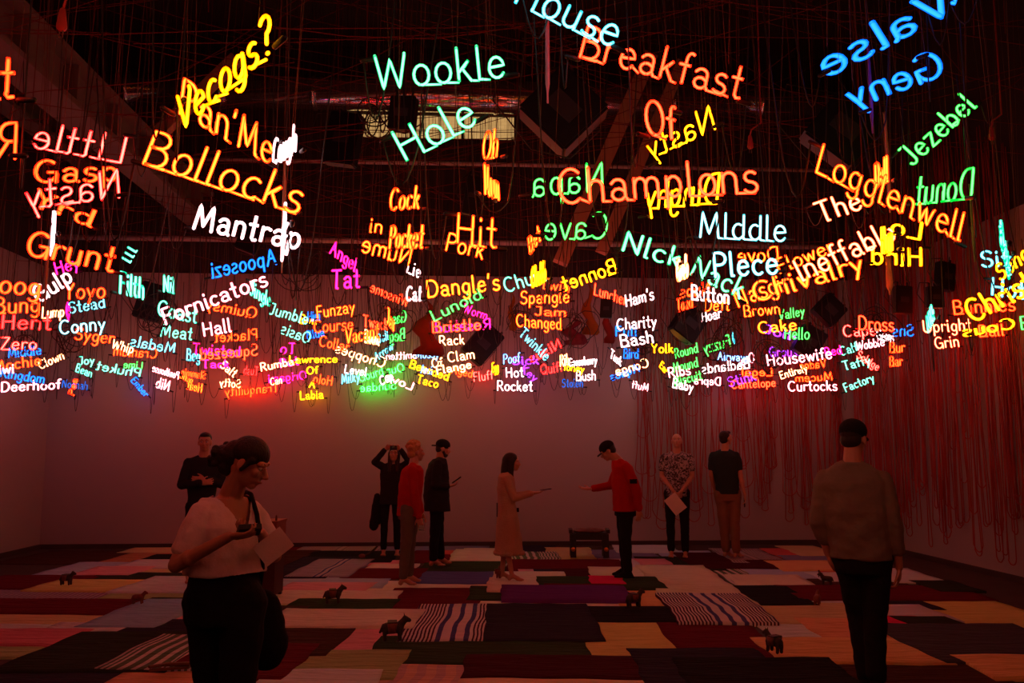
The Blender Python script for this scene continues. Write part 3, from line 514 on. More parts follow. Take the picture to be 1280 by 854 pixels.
('Conga', 'cream', 2.833, 13.01, 2.837, 2.321, 13.056, 2.692, 0.134, 'cream neon word Conga seen backwards, just above the blue Aquos'),
('Aquos', 'blue', 2.687, 13.027, 2.764, 2.249, 13.069, 2.619, 0.122, 'blue neon word Aquos seen backwards, just below the cream Conga'),
('Muff', 'pw', 3.028, 14.066, 2.528, 2.752, 14.075, 2.58, 0.119, 'pinkish white neon word Muff seen backwards, just below the blue Aquos'),
('Button', 'wht', 2.328, 8.645, 3.118, 2.796, 8.86, 3.108, 0.15, 'white neon word Button, beside the red orange Nubs'),
('Deft', 'oran', 3.02, 10.619, 3.313, 3.281, 10.406, 3.291, 0.15, 'orange neon word Deft, just above the white Hoar'),
('Hoar', 'wht', 3.457, 12.3, 3.418, 3.665, 12.001, 3.446, 0.15, 'white neon word Hoar, just below the orange Deft'),
('Icicle', 'cyan', 4.124, 12.895, 3.177, 3.916, 12.32, 3.177, 0.122, 'cyan neon word seen nearly edge-on, just below the white Hoar'),
('Brown', 'oran', 3.741, 11.253, 3.344, 4.233, 11.22, 3.386, 0.15, 'orange neon word Brown, beside the green Valley'),
('Cake', 'ora2', 3.935, 11.269, 3.121, 4.459, 11.234, 3.174, 0.15, 'golden orange neon word Cake, just above the purple Jolly'),
('Valley', 'grn', 4.871, 12.989, 3.567, 5.123, 12.606, 3.586, 0.147, 'green neon word Valley, beside the orange Brown'),
('Hello', 'grn', 4.333, 11.403, 3.065, 4.561, 11.097, 3.028, 0.15, 'green neon word Hello, beside the purple Jolly'),
('Jolly', 'purp', 4.562, 12.85, 3.347, 5.125, 12.836, 3.201, 0.134, 'purple neon word Jolly, just below the golden orange Cake'),
('Round', 'grn', 3.264, 13.141, 2.976, 3.529, 12.773, 3.037, 0.147, 'green neon word Round, just above the green Mound'),
('Mound', 'grn', 3.244, 13.18, 2.756, 3.528, 12.79, 2.82, 0.147, 'green neon word Mound, just above the pinkish white Ribs'),
('Ribs', 'pw', 3.127, 13.014, 2.667, 3.468, 12.989, 2.716, 0.147, 'pinkish white neon word Ribs, just below the green Mound'),
('Baby', 'wht', 3.164, 12.978, 2.518, 3.508, 13.071, 2.452, 0.147, 'white neon word Baby, just below the green Biscuit'),
('Biscuit', 'grn', 3.257, 13.152, 2.555, 3.604, 12.86, 2.633, 0.134, 'green neon word Biscuit, just above the white Baby'),
('Fuzzy', 'grn', 3.528, 11.17, 2.944, 3.249, 11.483, 2.87, 0.15, 'green neon word Fuzzy seen backwards, just above the light blue Airways'),
('Badlands', 'wht', 4.371, 12.927, 2.813, 3.639, 12.978, 2.728, 0.147, 'white neon word Badlands seen backwards, just below the light blue Airways'),
('Airways', 'sky', 3.864, 12.92, 2.932, 4.352, 12.935, 2.912, 0.122, 'light blue neon word Airways, beside the pinkish white Oral'),
('Depra', 'pw', 4.144, 13.722, 2.6, 3.705, 13.744, 2.625, 0.129, 'pinkish white neon word Depra seen backwards, beside the green Biscuit'),
('Stink', 'purp', 4.356, 13.984, 2.593, 4.815, 13.944, 2.711, 0.158, 'purple neon word Stink, beside the coral Cantelope'),
('Legal', 'ored', 4.713, 12.922, 2.692, 4.225, 12.95, 2.692, 0.122, 'red orange neon word Legal seen backwards, just above the coral Cantelope'),
('Oral', 'pw', 4.399, 12.782, 2.897, 4.241, 13.061, 2.849, 0.147, 'pinkish white neon word Oral seen backwards, beside the light blue Airways'),
('Cantelope', 'coral', 4.395, 13.985, 2.567, 5.131, 13.939, 2.606, 0.132, 'coral neon word Cantelope, beside the purple Stink'),
('Housewife', 'pw', 4.056, 11.317, 2.685, 4.932, 11.254, 2.791, 0.15, 'pinkish white neon word Housewife, beside the purple Grouse'),
('Grouse', 'purp', 4.705, 13.043, 2.999, 5.113, 12.706, 2.978, 0.147, 'purple neon word Grouse, beside the pinkish white Housewife'),
('Red', 'mag', 5.517, 12.842, 2.983, 5.772, 12.821, 3.031, 0.134, 'magenta neon word Red, beside the mint green Calf'),
('Entirely', 'cream', 4.836, 12.921, 2.643, 5.25, 12.883, 2.764, 0.11, 'cream neon word Entirely, beside the red orange Mucem'),
('Vadoc', 'ored', 5.53, 12.86, 2.825, 5.127, 12.887, 2.789, 0.122, 'red orange neon word Vadoc seen backwards, just above the red orange Mucem'),
('Mucem', 'ored', 6.064, 13.874, 2.711, 5.446, 13.913, 2.671, 0.132, 'red orange neon word Mucem seen backwards, just above the pinkish white Curtocks'),
('Curtocks', 'pw', 4.947, 12.938, 2.461, 5.703, 12.894, 2.473, 0.147, 'pinkish white neon word Curtocks, just below the red orange Mucem'),
('Cape', 'pred', 5.069, 11.211, 3.078, 5.519, 11.184, 3.099, 0.15, 'pinkish red neon word Cape, beside the coral Dross'),
('Dross', 'coral', 4.327, 9.183, 2.892, 4.754, 9.225, 2.883, 0.15, 'coral neon word Dross, beside the pinkish red Cape'),
('Gums', 'wht', 5.89, 11.943, 3.143, 6.253, 12.151, 3.125, 0.15, 'white neon word seen nearly edge-on, beside the blue Sns'),
('Sns', 'blue', 5.984, 11.088, 3.079, 5.697, 11.104, 3.079, 0.149, 'blue neon word Sns seen backwards, just above the red orange Bur'),
('Calf', 'mint', 5.79, 12.92, 3.005, 5.973, 12.709, 3.069, 0.134, 'mint green neon word Calf, beside the magenta Red'),
('Wobble', 'pw', 6.087, 13.007, 3.103, 6.316, 12.566, 3.128, 0.134, 'pinkish white neon word Wobble, beside the mint green Calf'),
('Taffy', 'mint', 5.799, 12.851, 2.777, 6.213, 12.816, 2.874, 0.134, 'mint green neon word Taffy, beside the pinkish red Soldge'),
('Soldge', 'pred', 5.969, 12.792, 2.98, 6.323, 12.848, 2.767, 0.122, 'pinkish red neon word Soldge, beside the mint green Taffy'),
('Factory', 'mint', 5.987, 13.248, 2.473, 6.45, 13.201, 2.647, 0.126, 'mint green neon word Factory, just below the mint green Taffy'),
('Bur', 'ored', 5.709, 11.238, 2.869, 5.803, 11.017, 2.856, 0.138, 'red orange neon word Bur, just above the red orange Bar'),
('Bar', 'ored', 5.709, 11.258, 2.688, 5.774, 11.043, 2.678, 0.128, 'red orange neon word Bar, just below the red orange Bur'),
('Hind', 'yel', 3.733, 6.718, 3.069, 3.303, 6.739, 3.089, 0.15, 'yellow neon word Hind seen backwards, just below the yellow Lo'),
('Lo', 'yel', 3.888, 6.997, 3.359, 3.615, 7.005, 3.414, 0.15, 'yellow neon word Lo seen backwards, just above the yellow Hind'),
('Hum', 'yel', 2.373, 4.702, 2.695, 2.278, 4.39, 2.649, 0.15, 'yellow neon word seen nearly edge-on, just below the yellow Lo'),
('Toad', 'ored', 2.531, 10.058, 3.21, 2.626, 9.691, 3.209, 0.15, 'red orange neon word seen nearly edge-on, just below the red orange Nubs'),
('Nubs', 'ored', 2.851, 9.743, 3.369, 2.547, 9.954, 3.366, 0.15, 'red orange neon word Nubs seen backwards, beside the white Button'),
]
TOWEL_ANGLE=-0.07437
TOWELS=[
('navy', -3.591, -2.543, 8.912, 10.825, 0.006, 'navy cloth laid beside the dusty pink one'),
('lavender', -4.396, -3.19, 10.632, 12.917, 0.0092, 'lavender grey cloth laid beside the tan one'),
('olive', -2.993, -2.154, 7.46, 9.135, 0.0092, 'olive cloth laid beside the dusty pink one'),
('dkbrown', -2.947, -2.179, 7.112, 8.302, 0.0124, 'dark brown cloth laid beside the navy one'),
('maroon', -4.772, -2.956, 12.48, 14.151, 0.006, 'maroon cloth laid beyond the dark brown one'),
('dkbrown', -7.4, -5.635, 12.088, 13.551, 0.006, 'dark brown cloth laid beside the rust brown one'),
('rust', -5.988, -4.918, 12.112, 13.477, 0.0092, 'rust brown cloth laid beside the black one'),
('tan', -6.232, -5.353, 13.38, 14.119, 0.0124, 'tan cloth laid beyond the black one'),
('black', -5.528, -4.942, 12.369, 13.09, 0.0124, 'black cloth laid beside the rust brown one'),
('lavender', -6.204, -5.203, 10.472, 12.173, 0.0124, 'lavender grey cloth laid beside the dusty pink one'),
('mauve', -5.519, -4.618, 11.645, 12.451, 0.0156, 'mauve cloth laid beyond the tan one'),
('tan', -5.142, -4.357, 11.074, 11.722, 0.006, 'tan cloth laid in front of the mauve one'),
('pink', -5.731, -5.051, 10.994, 11.709, 0.0188, 'dusty pink cloth laid beside the lavender grey one'),
('dkgreen', -5.346, -4.034, 10.31, 11.137, 0.0156, 'very dark green cloth laid beyond the pale lilac one'),
('maroon', -6.524, -5.347, 9.943, 10.906, 0.0156, 'maroon cloth laid beyond the finely striped lavender one'),
('gold', -5.615, -4.324, 9.798, 10.541, 0.0188, 'golden yellow cloth laid beside the pale lilac one'),
('lilac', -4.585, -3.704, 9.707, 10.809, 0.022, 'pale lilac cloth laid in front of the very dark green one'),
('lavstripe', -6.121, -4.534, 9.095, 9.945, 0.006, 'finely striped lavender cloth laid beyond the maroon one'),
('olive', -4.521, -3.49, 9.029, 9.756, 0.0092, 'olive cloth laid beyond the black one'),
('maroon', -5.711, -3.938, 8.502, 9.237, 0.0124, 'maroon cloth laid in front of the finely striped lavender one'),
('black', -3.953, -3.489, 8.989, 9.311, 0.0156, 'black cloth laid in front of the olive one'),
('bluegrey', -3.984, -3.357, 7.892, 9.208, 0.0188, 'blue grey cloth laid beyond the dusty pink one'),
('tan', -5.282, -3.998, 7.874, 8.619, 0.006, 'tan cloth laid beyond the pale lilac one'),
('pink', -3.404, -3.111, 8.111, 8.568, 0.006, 'dusty pink cloth laid beside the olive one'),
('lilac', -5.037, -4.173, 7.514, 7.939, 0.0092, 'pale lilac cloth laid beyond the rose red one'),
('mauve', -4.23, -3.612, 7.59, 7.988, 0.0124, 'mauve cloth laid beside the navy one'),
('rosered', -4.795, -3.875, 7.163, 7.705, 0.0156, 'rose red cloth laid in front of the pale lilac one'),
('olive', -4.522, -3.961, 6.764, 7.245, 0.006, 'olive cloth laid in front of the rose red one'),
('navy', -3.507, -2.751, 7.359, 8.144, 0.0156, 'navy cloth laid beside the dark brown one'),
('dkgreen', -3.811, -2.634, 6.359, 7.591, 0.0188, 'very dark green cloth laid beside the white towel-cloth with green stripes one'),
('gstripe', -3.073, -2.445, 6.412, 7.448, 0.022, 'white towel-cloth with green stripes cloth laid beside the maroon one'),
('navy', -3.955, -2.838, 5.868, 6.394, 0.006, 'navy cloth laid beside the coral one'),
('coral', -2.854, -2.282, 5.809, 6.433, 0.0092, 'coral cloth laid beside the maroon one'),
('maroon', -2.562, -2.329, 6.508, 7.455, 0.0252, 'maroon cloth laid beside the white towel-cloth with green stripes one'),
('maroon', -2.308, -1.771, 5.783, 6.58, 0.006, 'maroon cloth laid beside the coral one'),
('greystripe', -3.577, -2.348, 12.764, 14.284, 0.0124, 'pale grey striped cloth laid beyond the black one'),
('slate', -2.533, -0.689, 13.458, 14.313, 0.006, 'slate blue cloth laid beyond the maroon one'),
('black', -3.229, -1.998, 12.332, 13.536, 0.0156, 'black cloth laid in front of the pale grey striped one'),
('navy', -3.248, -2.521, 10.841, 12.755, 0.0188, 'navy cloth laid beside the pale lavender blue-striped one'),
('dkbrown', -3.716, -3.271, 11.674, 13.617, 0.0156, 'dark brown cloth laid in front of the maroon one'),
('bstripe2', -2.952, -2.26, 10.912, 12.496, 0.022, 'pale lavender blue-striped cloth laid beside the navy one'),
('pink', -2.161, -1.704, 12.015, 12.515, 0.006, 'dusty pink cloth laid beyond the cream one'),
('cream', -2.106, -1.544, 11.482, 12.096, 0.0092, 'cream cloth laid in front of the dusty pink one'),
('maroon', -2.265, -1.381, 10.861, 11.627, 0.0124, 'maroon cloth laid in front of the cream one'),
('lavender', -2.972, -1.727, 10.122, 11.046, 0.0092, 'lavender grey cloth laid beyond the dusty pink one'),
('yellow', -1.89, -0.287, 9.764, 10.556, 0.006, 'pale yellow cloth laid in front of the blue one'),
('pink', -2.778, -1.859, 9.586, 10.41, 0.0124, 'dusty pink cloth laid in front of the lavender grey one'),
('cream', -2.789, -1.438, 9.019, 9.794, 0.0156, 'cream cloth laid in front of the dusty pink one, beyond the dark green one'),
('blue', -1.343, -0.25, 10.442, 11.355, 0.0092, 'blue cloth laid beside the cream one'),
('green', -1.404, -0.289, 11.215, 12.801, 0.006, 'dark green cloth laid beyond the blue one'),
('cream', -0.981, -0.187, 12.541, 13.999, 0.0092, 'cream cloth laid beside the muted red one'),
('maroon', -1.707, -1.169, 12.354, 13.663, 0.0092, 'maroon cloth laid in front of the slate blue one'),
('red', -1.292, -0.847, 13.27, 13.672, 0.0124, 'muted red cloth laid beside the cream one'),
('green', -2.373, -1.395, 8.477, 9.249, 0.0188, 'dark green cloth laid beside the olive one'),
('olive', -2.728, -2.352, 8.667, 9.099, 0.0124, 'olive cloth laid beyond the dark brown one'),
('dkbrown', -2.477, -2.231, 8.021, 8.792, 0.022, 'dark brown cloth laid in front of the olive one'),
('cream', -2.348, -1.07, 7.894, 8.638, 0.0252, 'cream cloth laid in front of the dark green one'),
('maroon', -1.472, -0.567, 8.454, 10.031, 0.0092, 'maroon cloth laid in front of the pale yellow one'),
('green', -0.609, -0.156, 9.328, 10.158, 0.0124, 'dark green cloth laid in front of the cream one'),
('cream', -0.592, 1.011, 8.843, 9.387, 0.006, 'cream cloth laid in front of the deep purple one'),
('bstripe', -1.046, -0.336, 7.404, 8.998, 0.0124, 'white and blue striped cloth laid beside the navy one'),
('pink', -1.665, -0.939, 6.819, 8.001, 0.006, 'dusty pink cloth laid beside the dark brown one'),
('dkbrown', -2.244, -1.592, 6.858, 7.988, 0.0156, 'dark brown cloth laid beside the dusty pink one'),
('maroon', -2.014, -1.738, 6.171, 7.146, 0.0188, 'maroon cloth laid beside the olive one'),
('green', -1.202, 0.422, 6.64, 7.469, 0.0092, 'dark green cloth laid in front of the dusty pink one'),
('olive', -1.777, -0.979, 6.201, 6.968, 0.0124, 'olive cloth laid beside the maroon one'),
('lilac', -1.822, -1.093, 5.757, 6.345, 0.0156, 'pale lilac cloth laid in front of the maroon one'),
('peachstripe', -1.12, -0.382, 5.806, 6.655, 0.006, 'peach cloth with faint stripes cloth laid beyond the pale lilac one'),
('dkmaroon', -0.427, 0.907, 6.251, 6.822, 0.0124, 'dark wine red cloth laid beyond the peach one'),
('peach', -0.415, 0.858, 5.789, 6.315, 0.0092, 'peach cloth laid in front of the dark wine red one'),
('cream', -1.095, -0.391, 12.538, 13.782, 0.0156, 'cream cloth laid beside the muted red one, beside the maroon one'),
('navy', -0.102, 0.379, 13.292, 14.463, 0.006, 'navy cloth laid beyond the tan one'),
('tan', 0.312, 0.925, 12.563, 14.134, 0.0092, 'tan cloth laid beside the slate blue one'),
('gstripe', -0.287, 0.406, 11.973, 13.489, 0.0124, 'white towel-cloth with green stripes cloth laid in front of the navy one'),
('slate', 0.806, 1.873, 12.843, 13.824, 0.006, 'slate blue cloth laid beside the tan one'),
('lilac', 1.411, 2.29, 13.522, 14.497, 0.0092, 'pale lilac cloth laid beyond the slate blue one'),
('maroon', -0.23, 1.239, 11.31, 12.562, 0.0156, 'maroon cloth laid beyond the navy one'),
('pink', -0.075, 0.134, 11.027, 11.516, 0.0188, 'dusty pink cloth laid beside the navy one'),
('navy', 0.104, 0.469, 10.966, 11.521, 0.022, 'navy cloth laid beside the dusty pink one, beyond the cream one'),
('dkmaroon', 0.363, 0.975, 10.469, 11.529, 0.0252, 'dark wine red cloth laid beside the navy one'),
('cream', -0.403, 0.393, 10.517, 11.231, 0.0284, 'cream cloth laid in front of the dusty pink one, in front of the navy one'),
('cream', -0.421, 0.19, 9.835, 10.7, 0.0316, 'cream cloth laid beyond the dark green one'),
('mauve', 1.083, 1.781, 11.398, 12.758, 0.006, 'mauve cloth laid in front of the dusty pink one'),
('yellow', 0.834, 1.75, 10.602, 11.69, 0.0284, 'pale yellow cloth laid beside the dark wine red one'),
('green', 0.157, 1.508, 10.014, 10.782, 0.0348, 'dark green cloth laid beside the bright crimson one'),
('crimson', 0.782, 1.088, 10.297, 10.848, 0.038, 'bright crimson cloth laid beside the dark green one'),
('beige', 1.472, 2.282, 8.874, 11.862, 0.0316, 'beige cloth laid beyond the black one'),
('maroon', 0.243, 1.022, 9.848, 10.177, 0.038, 'maroon cloth laid in front of the dark green one'),
('purple', -0.245, 1.045, 9.201, 10.061, 0.0412, 'deep purple cloth laid in front of the maroon one'),
('tan2', 0.97, 1.481, 8.778, 10.192, 0.0092, 'orange tan cloth laid beside the deep purple one'),
('black', 0.312, 1.467, 8.225, 8.9, 0.0124, 'black cloth laid in front of the white and blue striped one'),
('navy', -0.35, 0.566, 7.419, 9.016, 0.0156, 'navy cloth laid beside the white and blue striped one'),
('gold', 0.404, 1.234, 6.759, 8.338, 0.006, 'golden yellow cloth laid beside the maroon one'),
('maroon', 1.221, 1.958, 6.7, 8.281, 0.0092, 'maroon cloth laid beside the golden yellow one'),
('navy', 0.838, 1.752, 5.844, 7.053, 0.0156, 'navy cloth laid beyond the black one'),
('bstripe', 1.426, 2.243, 8.098, 9.569, 0.0348, 'white and blue striped cloth laid beside the tan one'),
('lavender', 2.044, 2.758, 12.773, 13.74, 0.006, 'lavender grey cloth laid beyond the very dark green one'),
('dkgreen', 1.586, 2.569, 11.628, 12.953, 0.0092, 'very dark green cloth laid beside the dusty pink one'),
('pink', 1.574, 1.924, 12.164, 12.673, 0.0124, 'dusty pink cloth laid beyond the mauve one'),
('dkmaroon', 2.243, 3.515, 11.792, 13.449, 0.0124, 'dark wine red cloth laid in front of the pale grey striped one'),
('greystripe', 2.907, 3.574, 12.356, 13.971, 0.0156, 'pale grey striped cloth laid beyond the dark wine red one'),
('red', 3.732, 4.222, 12.984, 14.091, 0.006, 'muted red cloth laid beside the tan one'),
('slate', 3.752, 4.396, 12.372, 13.177, 0.0092, 'slate blue cloth laid beyond the orange tan one'),
('tan', 4.095, 4.616, 13.178, 14.434, 0.0092, 'tan cloth laid beside the muted red one'),
('dkmaroon', 3.102, 3.536, 11.801, 12.531, 0.0188, 'dark wine red cloth laid beside the orange tan one'),
('tan2', 3.364, 4.154, 11.585, 12.455, 0.022, 'orange tan cloth laid beside the dark wine red one'),
('gstripe', 2.449, 2.761, 10.213, 12.108, 0.006, 'white towel-cloth with green stripes cloth laid in front of the lavender grey one'),
('lavender', 2.855, 3.69, 10.955, 11.881, 0.006, 'lavender grey cloth laid beside the muted red one'),
('beige', 2.51, 3.32, 9.436, 11.158, 0.0092, 'beige cloth laid beyond the black one, beside the dark brown one'),
('red', 3.782, 4.427, 11.238, 11.668, 0.006, 'muted red cloth laid beyond the pale lilac one'),
('lilac', 3.602, 4.6, 10.716, 11.382, 0.0092, 'pale lilac cloth laid in front of the muted red one'),
('black', 2.299, 2.909, 9.106, 10.277, 0.0124, 'black cloth laid in front of the beige one'),
('dkbrown', 3.454, 4.432, 10.126, 10.844, 0.006, 'dark brown cloth laid in front of the pale lilac one'),
('maroon', 2.916, 4.864, 9.407, 10.301, 0.0124, 'maroon cloth laid in front of the dark brown one'),
('lilac', 2.93, 3.299, 8.983, 9.492, 0.006, 'pale lilac cloth laid beyond the tan one'),
('tan', 2.271, 3.438, 8.188, 9.162, 0.0092, 'tan cloth laid in front of the pale lilac one'),
('lilac', 2.095, 2.621, 7.315, 8.295, 0.006, 'pale lilac cloth laid beside the coral one'),
('coral', 2.532, 3.047, 7.439, 8.34, 0.0124, 'coral cloth laid beside the pale lilac one'),
('tan2', 1.915, 3.1, 6.694, 7.469, 0.0156, 'orange tan cloth laid in front of the coral one'),
('black', 1.125, 2.213, 5.815, 6.755, 0.0188, 'black cloth laid in front of the navy one'),
('lilac', 4.394, 4.963, 10.604, 11.76, 0.0124, 'pale lilac cloth laid in front of the muted red one, beyond the dark brown one'),
('dkgreen', 4.625, 5.035, 9.979, 10.674, 0.0156, 'very dark green cloth laid beside the dark brown one'),
('gold', 3.557, 4.852, 7.936, 9.525, 0.006, 'golden yellow cloth laid beside the mauve one'),
('mauve', 3.381, 3.94, 8.276, 9.043, 0.0124, 'mauve cloth laid in front of the navy one'),
('navy', 3.663, 4.076, 8.911, 9.459, 0.0092, 'navy cloth laid beyond the mauve one'),
('crimson', 3.177, 3.623, 7.855, 8.425, 0.0156, 'bright crimson cloth laid beside the very dark green one'),
('dkgreen', 3.47, 3.889, 7.86, 8.392, 0.0188, 'very dark green cloth laid beside the bright crimson one'),
('dkslate', 3.112, 4.321, 6.716, 8.043, 0.022, 'dark slate cloth laid beyond the orange tan one'),
('dkbrown', 2.227, 3.281, 5.871, 6.778, 0.006, 'dark brown cloth laid in front of the orange tan one'),
('tan2', 3.263, 3.915, 6.272, 6.841, 0.0252, 'orange tan cloth laid beyond the dark brown one'),
]
GROUNDFIG = [(-1.3, 9.06, 10, 0.79, 1, 'small dark pack animal figurine with raised ends on the cream cloth', True),
 (-.56, 7.32, 5, 0.86, 1, 'largest pack animal figurine with panniers beside the white and blue striped cloth', True),
 (1.69, 8.68, 20, 0.75, 1, 'dark reddish animal figurine at the end of the deep purple cloth', True),
 (2.39, 6.74, 115, 0.71, 1, 'pack animal figurine standing at the edge of the large maroon cloth', True),
 (4.16, 9.93, 150, 0.6, 1, 'small dark animal figurine beyond the beige cloth by the man in the cap', False),
 (3.54, 8.7, 60, 0.6, 0, 'small round red brown animal figurine beside the black cloth', False),
 (4.31, 10.46, 90, 0.38, 1, 'tiny dark animal figurine on the pale lilac cloth by the far cords', False),
 (-3.25, 9.13, 0, 0.56, 0, 'small brown horned animal figurine at the edge of the blue grey cloth', False),
 (-4.52, 10.41, -10, 0.68, 1, 'dark animal figurine on the golden yellow cloth near the side wall', True),
 (.44, 10.68, 80, 0.6, 0, 'reddish animal figurine behind the bare feet of the woman in lace', True)]
SCRAP = (-2.05, 6.42); STICK = (-1.33, 12.7)

# ------------------------------------------------------------------ towels and cloths laid over the floor
CL = dict(dkbrown=(0.0744,0.0329,0.0268), rust=(0.494,0.245,0.143), tan=(0.692,0.605,0.313), black=(0.0195,0.0195,0.0232), lavender=(0.461,0.605,0.8), mauve=(0.692,0.714,0.8),
 pink=(0.82,0.413,0.484), dkgreen=(0.0329,0.0427,0.0268), maroon=(0.148,0.00976,0.0232), gold=(0.742,0.688,0.228), lilac=(0.659,0.8,0.8), olive=(0.395,0.523,0.228), bluegrey=(0.362,0.55,0.8),
 rosered=(0.692,0.221,0.285), navy=(0.0366,0.0329,0.0573), coral=(0.82,0.468,0.254), slate=(0.231,0.231,0.395), cream=(0.82,0.8,0.682), yellow=(0.82,0.8,0.626), blue=(0.116,0.132,0.362),
 green=(0.0415,0.0744,0.0329), red=(0.626,0.138,0.143), dkmaroon=(0.0744,0.00976,0.0195), peach=(0.82,0.688,0.454), crimson=(0.82,0.0285,0.143), beige=(0.791,0.8,0.598), purple=(0.148,0.0329,0.231),
 tan2=(0.82,0.55,0.243), dkslate=(0.0744,0.0744,0.0988))
STR = dict(lavstripe=((.42,.36,.48),(.24,.18,.26),18,[]), gstripe=((.68,.66,.6),(.12,.2,.12),22,[(-.22,.045),(-.12,.045),(-.02,.045),(.08,.04)]), greystripe=((.46,.42,.42),(.28,.24,.24),24,[(-.05,.03),(.06,.03)]),
 bstripe=((.74,.7,.74),(.07,.03,.07),31,[(-.08,.034),(.045,.034),(.16,.034)]), bstripe2=((.5,.48,.6),(.28,.24,.38),30,[(-.03,.022),(.05,.022)]), peachstripe=((.74,.5,.38),(.6,.42,.42),7,[]))
def cloth_mat(key):
    k = 'cloth_'+key
    if k in _M: return _M[k]
    m, nt, out = nodes(k); p = pr(nt, (.5,)*3, .95, 0, .05); L = nt.links.new
    uv = nt.nodes.new('ShaderNodeUVMap'); uv.uv_map = 'UV'
    wv = nt.nodes.new('ShaderNodeTexNoise'); wv.inputs['Scale'].default_value = 3; L(uv.outputs[0], wv.inputs['Vector'])
    def rgb(c):
        n = nt.nodes.new('ShaderNodeRGB'); n.outputs[0].default_value = (*c, 1); return n.outputs[0]
    def mix(f, a, b):
        n = nt.nodes.new('ShaderNodeMix'); n.data_type = 'RGBA'; L(f, n.inputs[0]); L(a, n.inputs[6]); L(b, n.inputs[7]); return n.outputs[2]
    def mth(op, a, b=None):
        n = nt.nodes.new('ShaderNodeMath'); n.operation = op
        for i, q in enumerate((a, b)):
            if q is None: continue
            if isinstance(q, (int, float)): n.inputs[i].default_value = q
            else: L(q, n.inputs[i])
        return n.outputs[0]
    if key in CL: col = rgb(CL[key])
    else:
        base, line, fr, bands = STR[key]
        sp = nt.nodes.new('ShaderNodeSeparateXYZ'); L(uv.outputs[0], sp.inputs[0]); x = sp.outputs[0]
        x = mth('ADD', x, mth('MULTIPLY', mth('SUBTRACT', wv.outputs['Fac'], .5), .025))
        s = mth('GREATER_THAN', mth('FRACT', mth('MULTIPLY', x, fr)), .52)
        if bands:
            lo = min(b[0] for b in bands)-.04; hi = max(b[0] for b in bands)+.04
            inside = mth('MULTIPLY', mth('GREATER_THAN', x, lo), mth('LESS_THAN', x, hi))
            s = mth('MULTIPLY', s, mth('SUBTRACT', 1.0, inside))
        col = mix(s, rgb(base), rgb(line))
        bc = (.08, .09, .28) if key.startswith('b') else line
        for c, w in bands: col = mix(mth('LESS_THAN', mth('ABSOLUTE', mth('SUBTRACT', x, c)), w/2*1.3), col, rgb(bc))
    sh = nt.nodes.new('ShaderNodeMix'); sh.data_type = 'RGBA'; sh.blend_type = 'MULTIPLY'; sh.inputs[0].default_value = 1
    rp = nt.nodes.new('ShaderNodeValToRGB'); rp.color_ramp.elements[0].color = (.8, .8, .8, 1); L(wv.outputs['Fac'], rp.inputs[0])
    L(col, sh.inputs[6]); L(rp.outputs[0], sh.inputs[7]); L(sh.outputs[2], p.inputs['Base Color'])
    n2 = nt.nodes.new('ShaderNodeTexNoise'); n2.inputs['Scale'].default_value = 6; n2.inputs['Detail'].default_value = 5; n2.inputs['Distortion'].default_value = 1.2
    mp = nt.nodes.new('ShaderNodeMapping'); mp.inputs['Scale'].default_value = (.35, 2.2, 1); L(uv.outputs[0], mp.inputs[0]); L(mp.outputs[0], n2.inputs['Vector'])
    bp = nt.nodes.new('ShaderNodeBump'); bp.inputs['Strength'].default_value = 1.0; bp.inputs['Distance'].default_value = .09
    L(n2.outputs['Fac'], bp.inputs['Height']); L(bp.outputs[0], p.inputs['Normal']); L(p.outputs[0], out.inputs[0])
    _M[k] = m; return m
ca, sa = math.cos(TOWEL_ANGLE), math.sin(TOWEL_ANGLE)
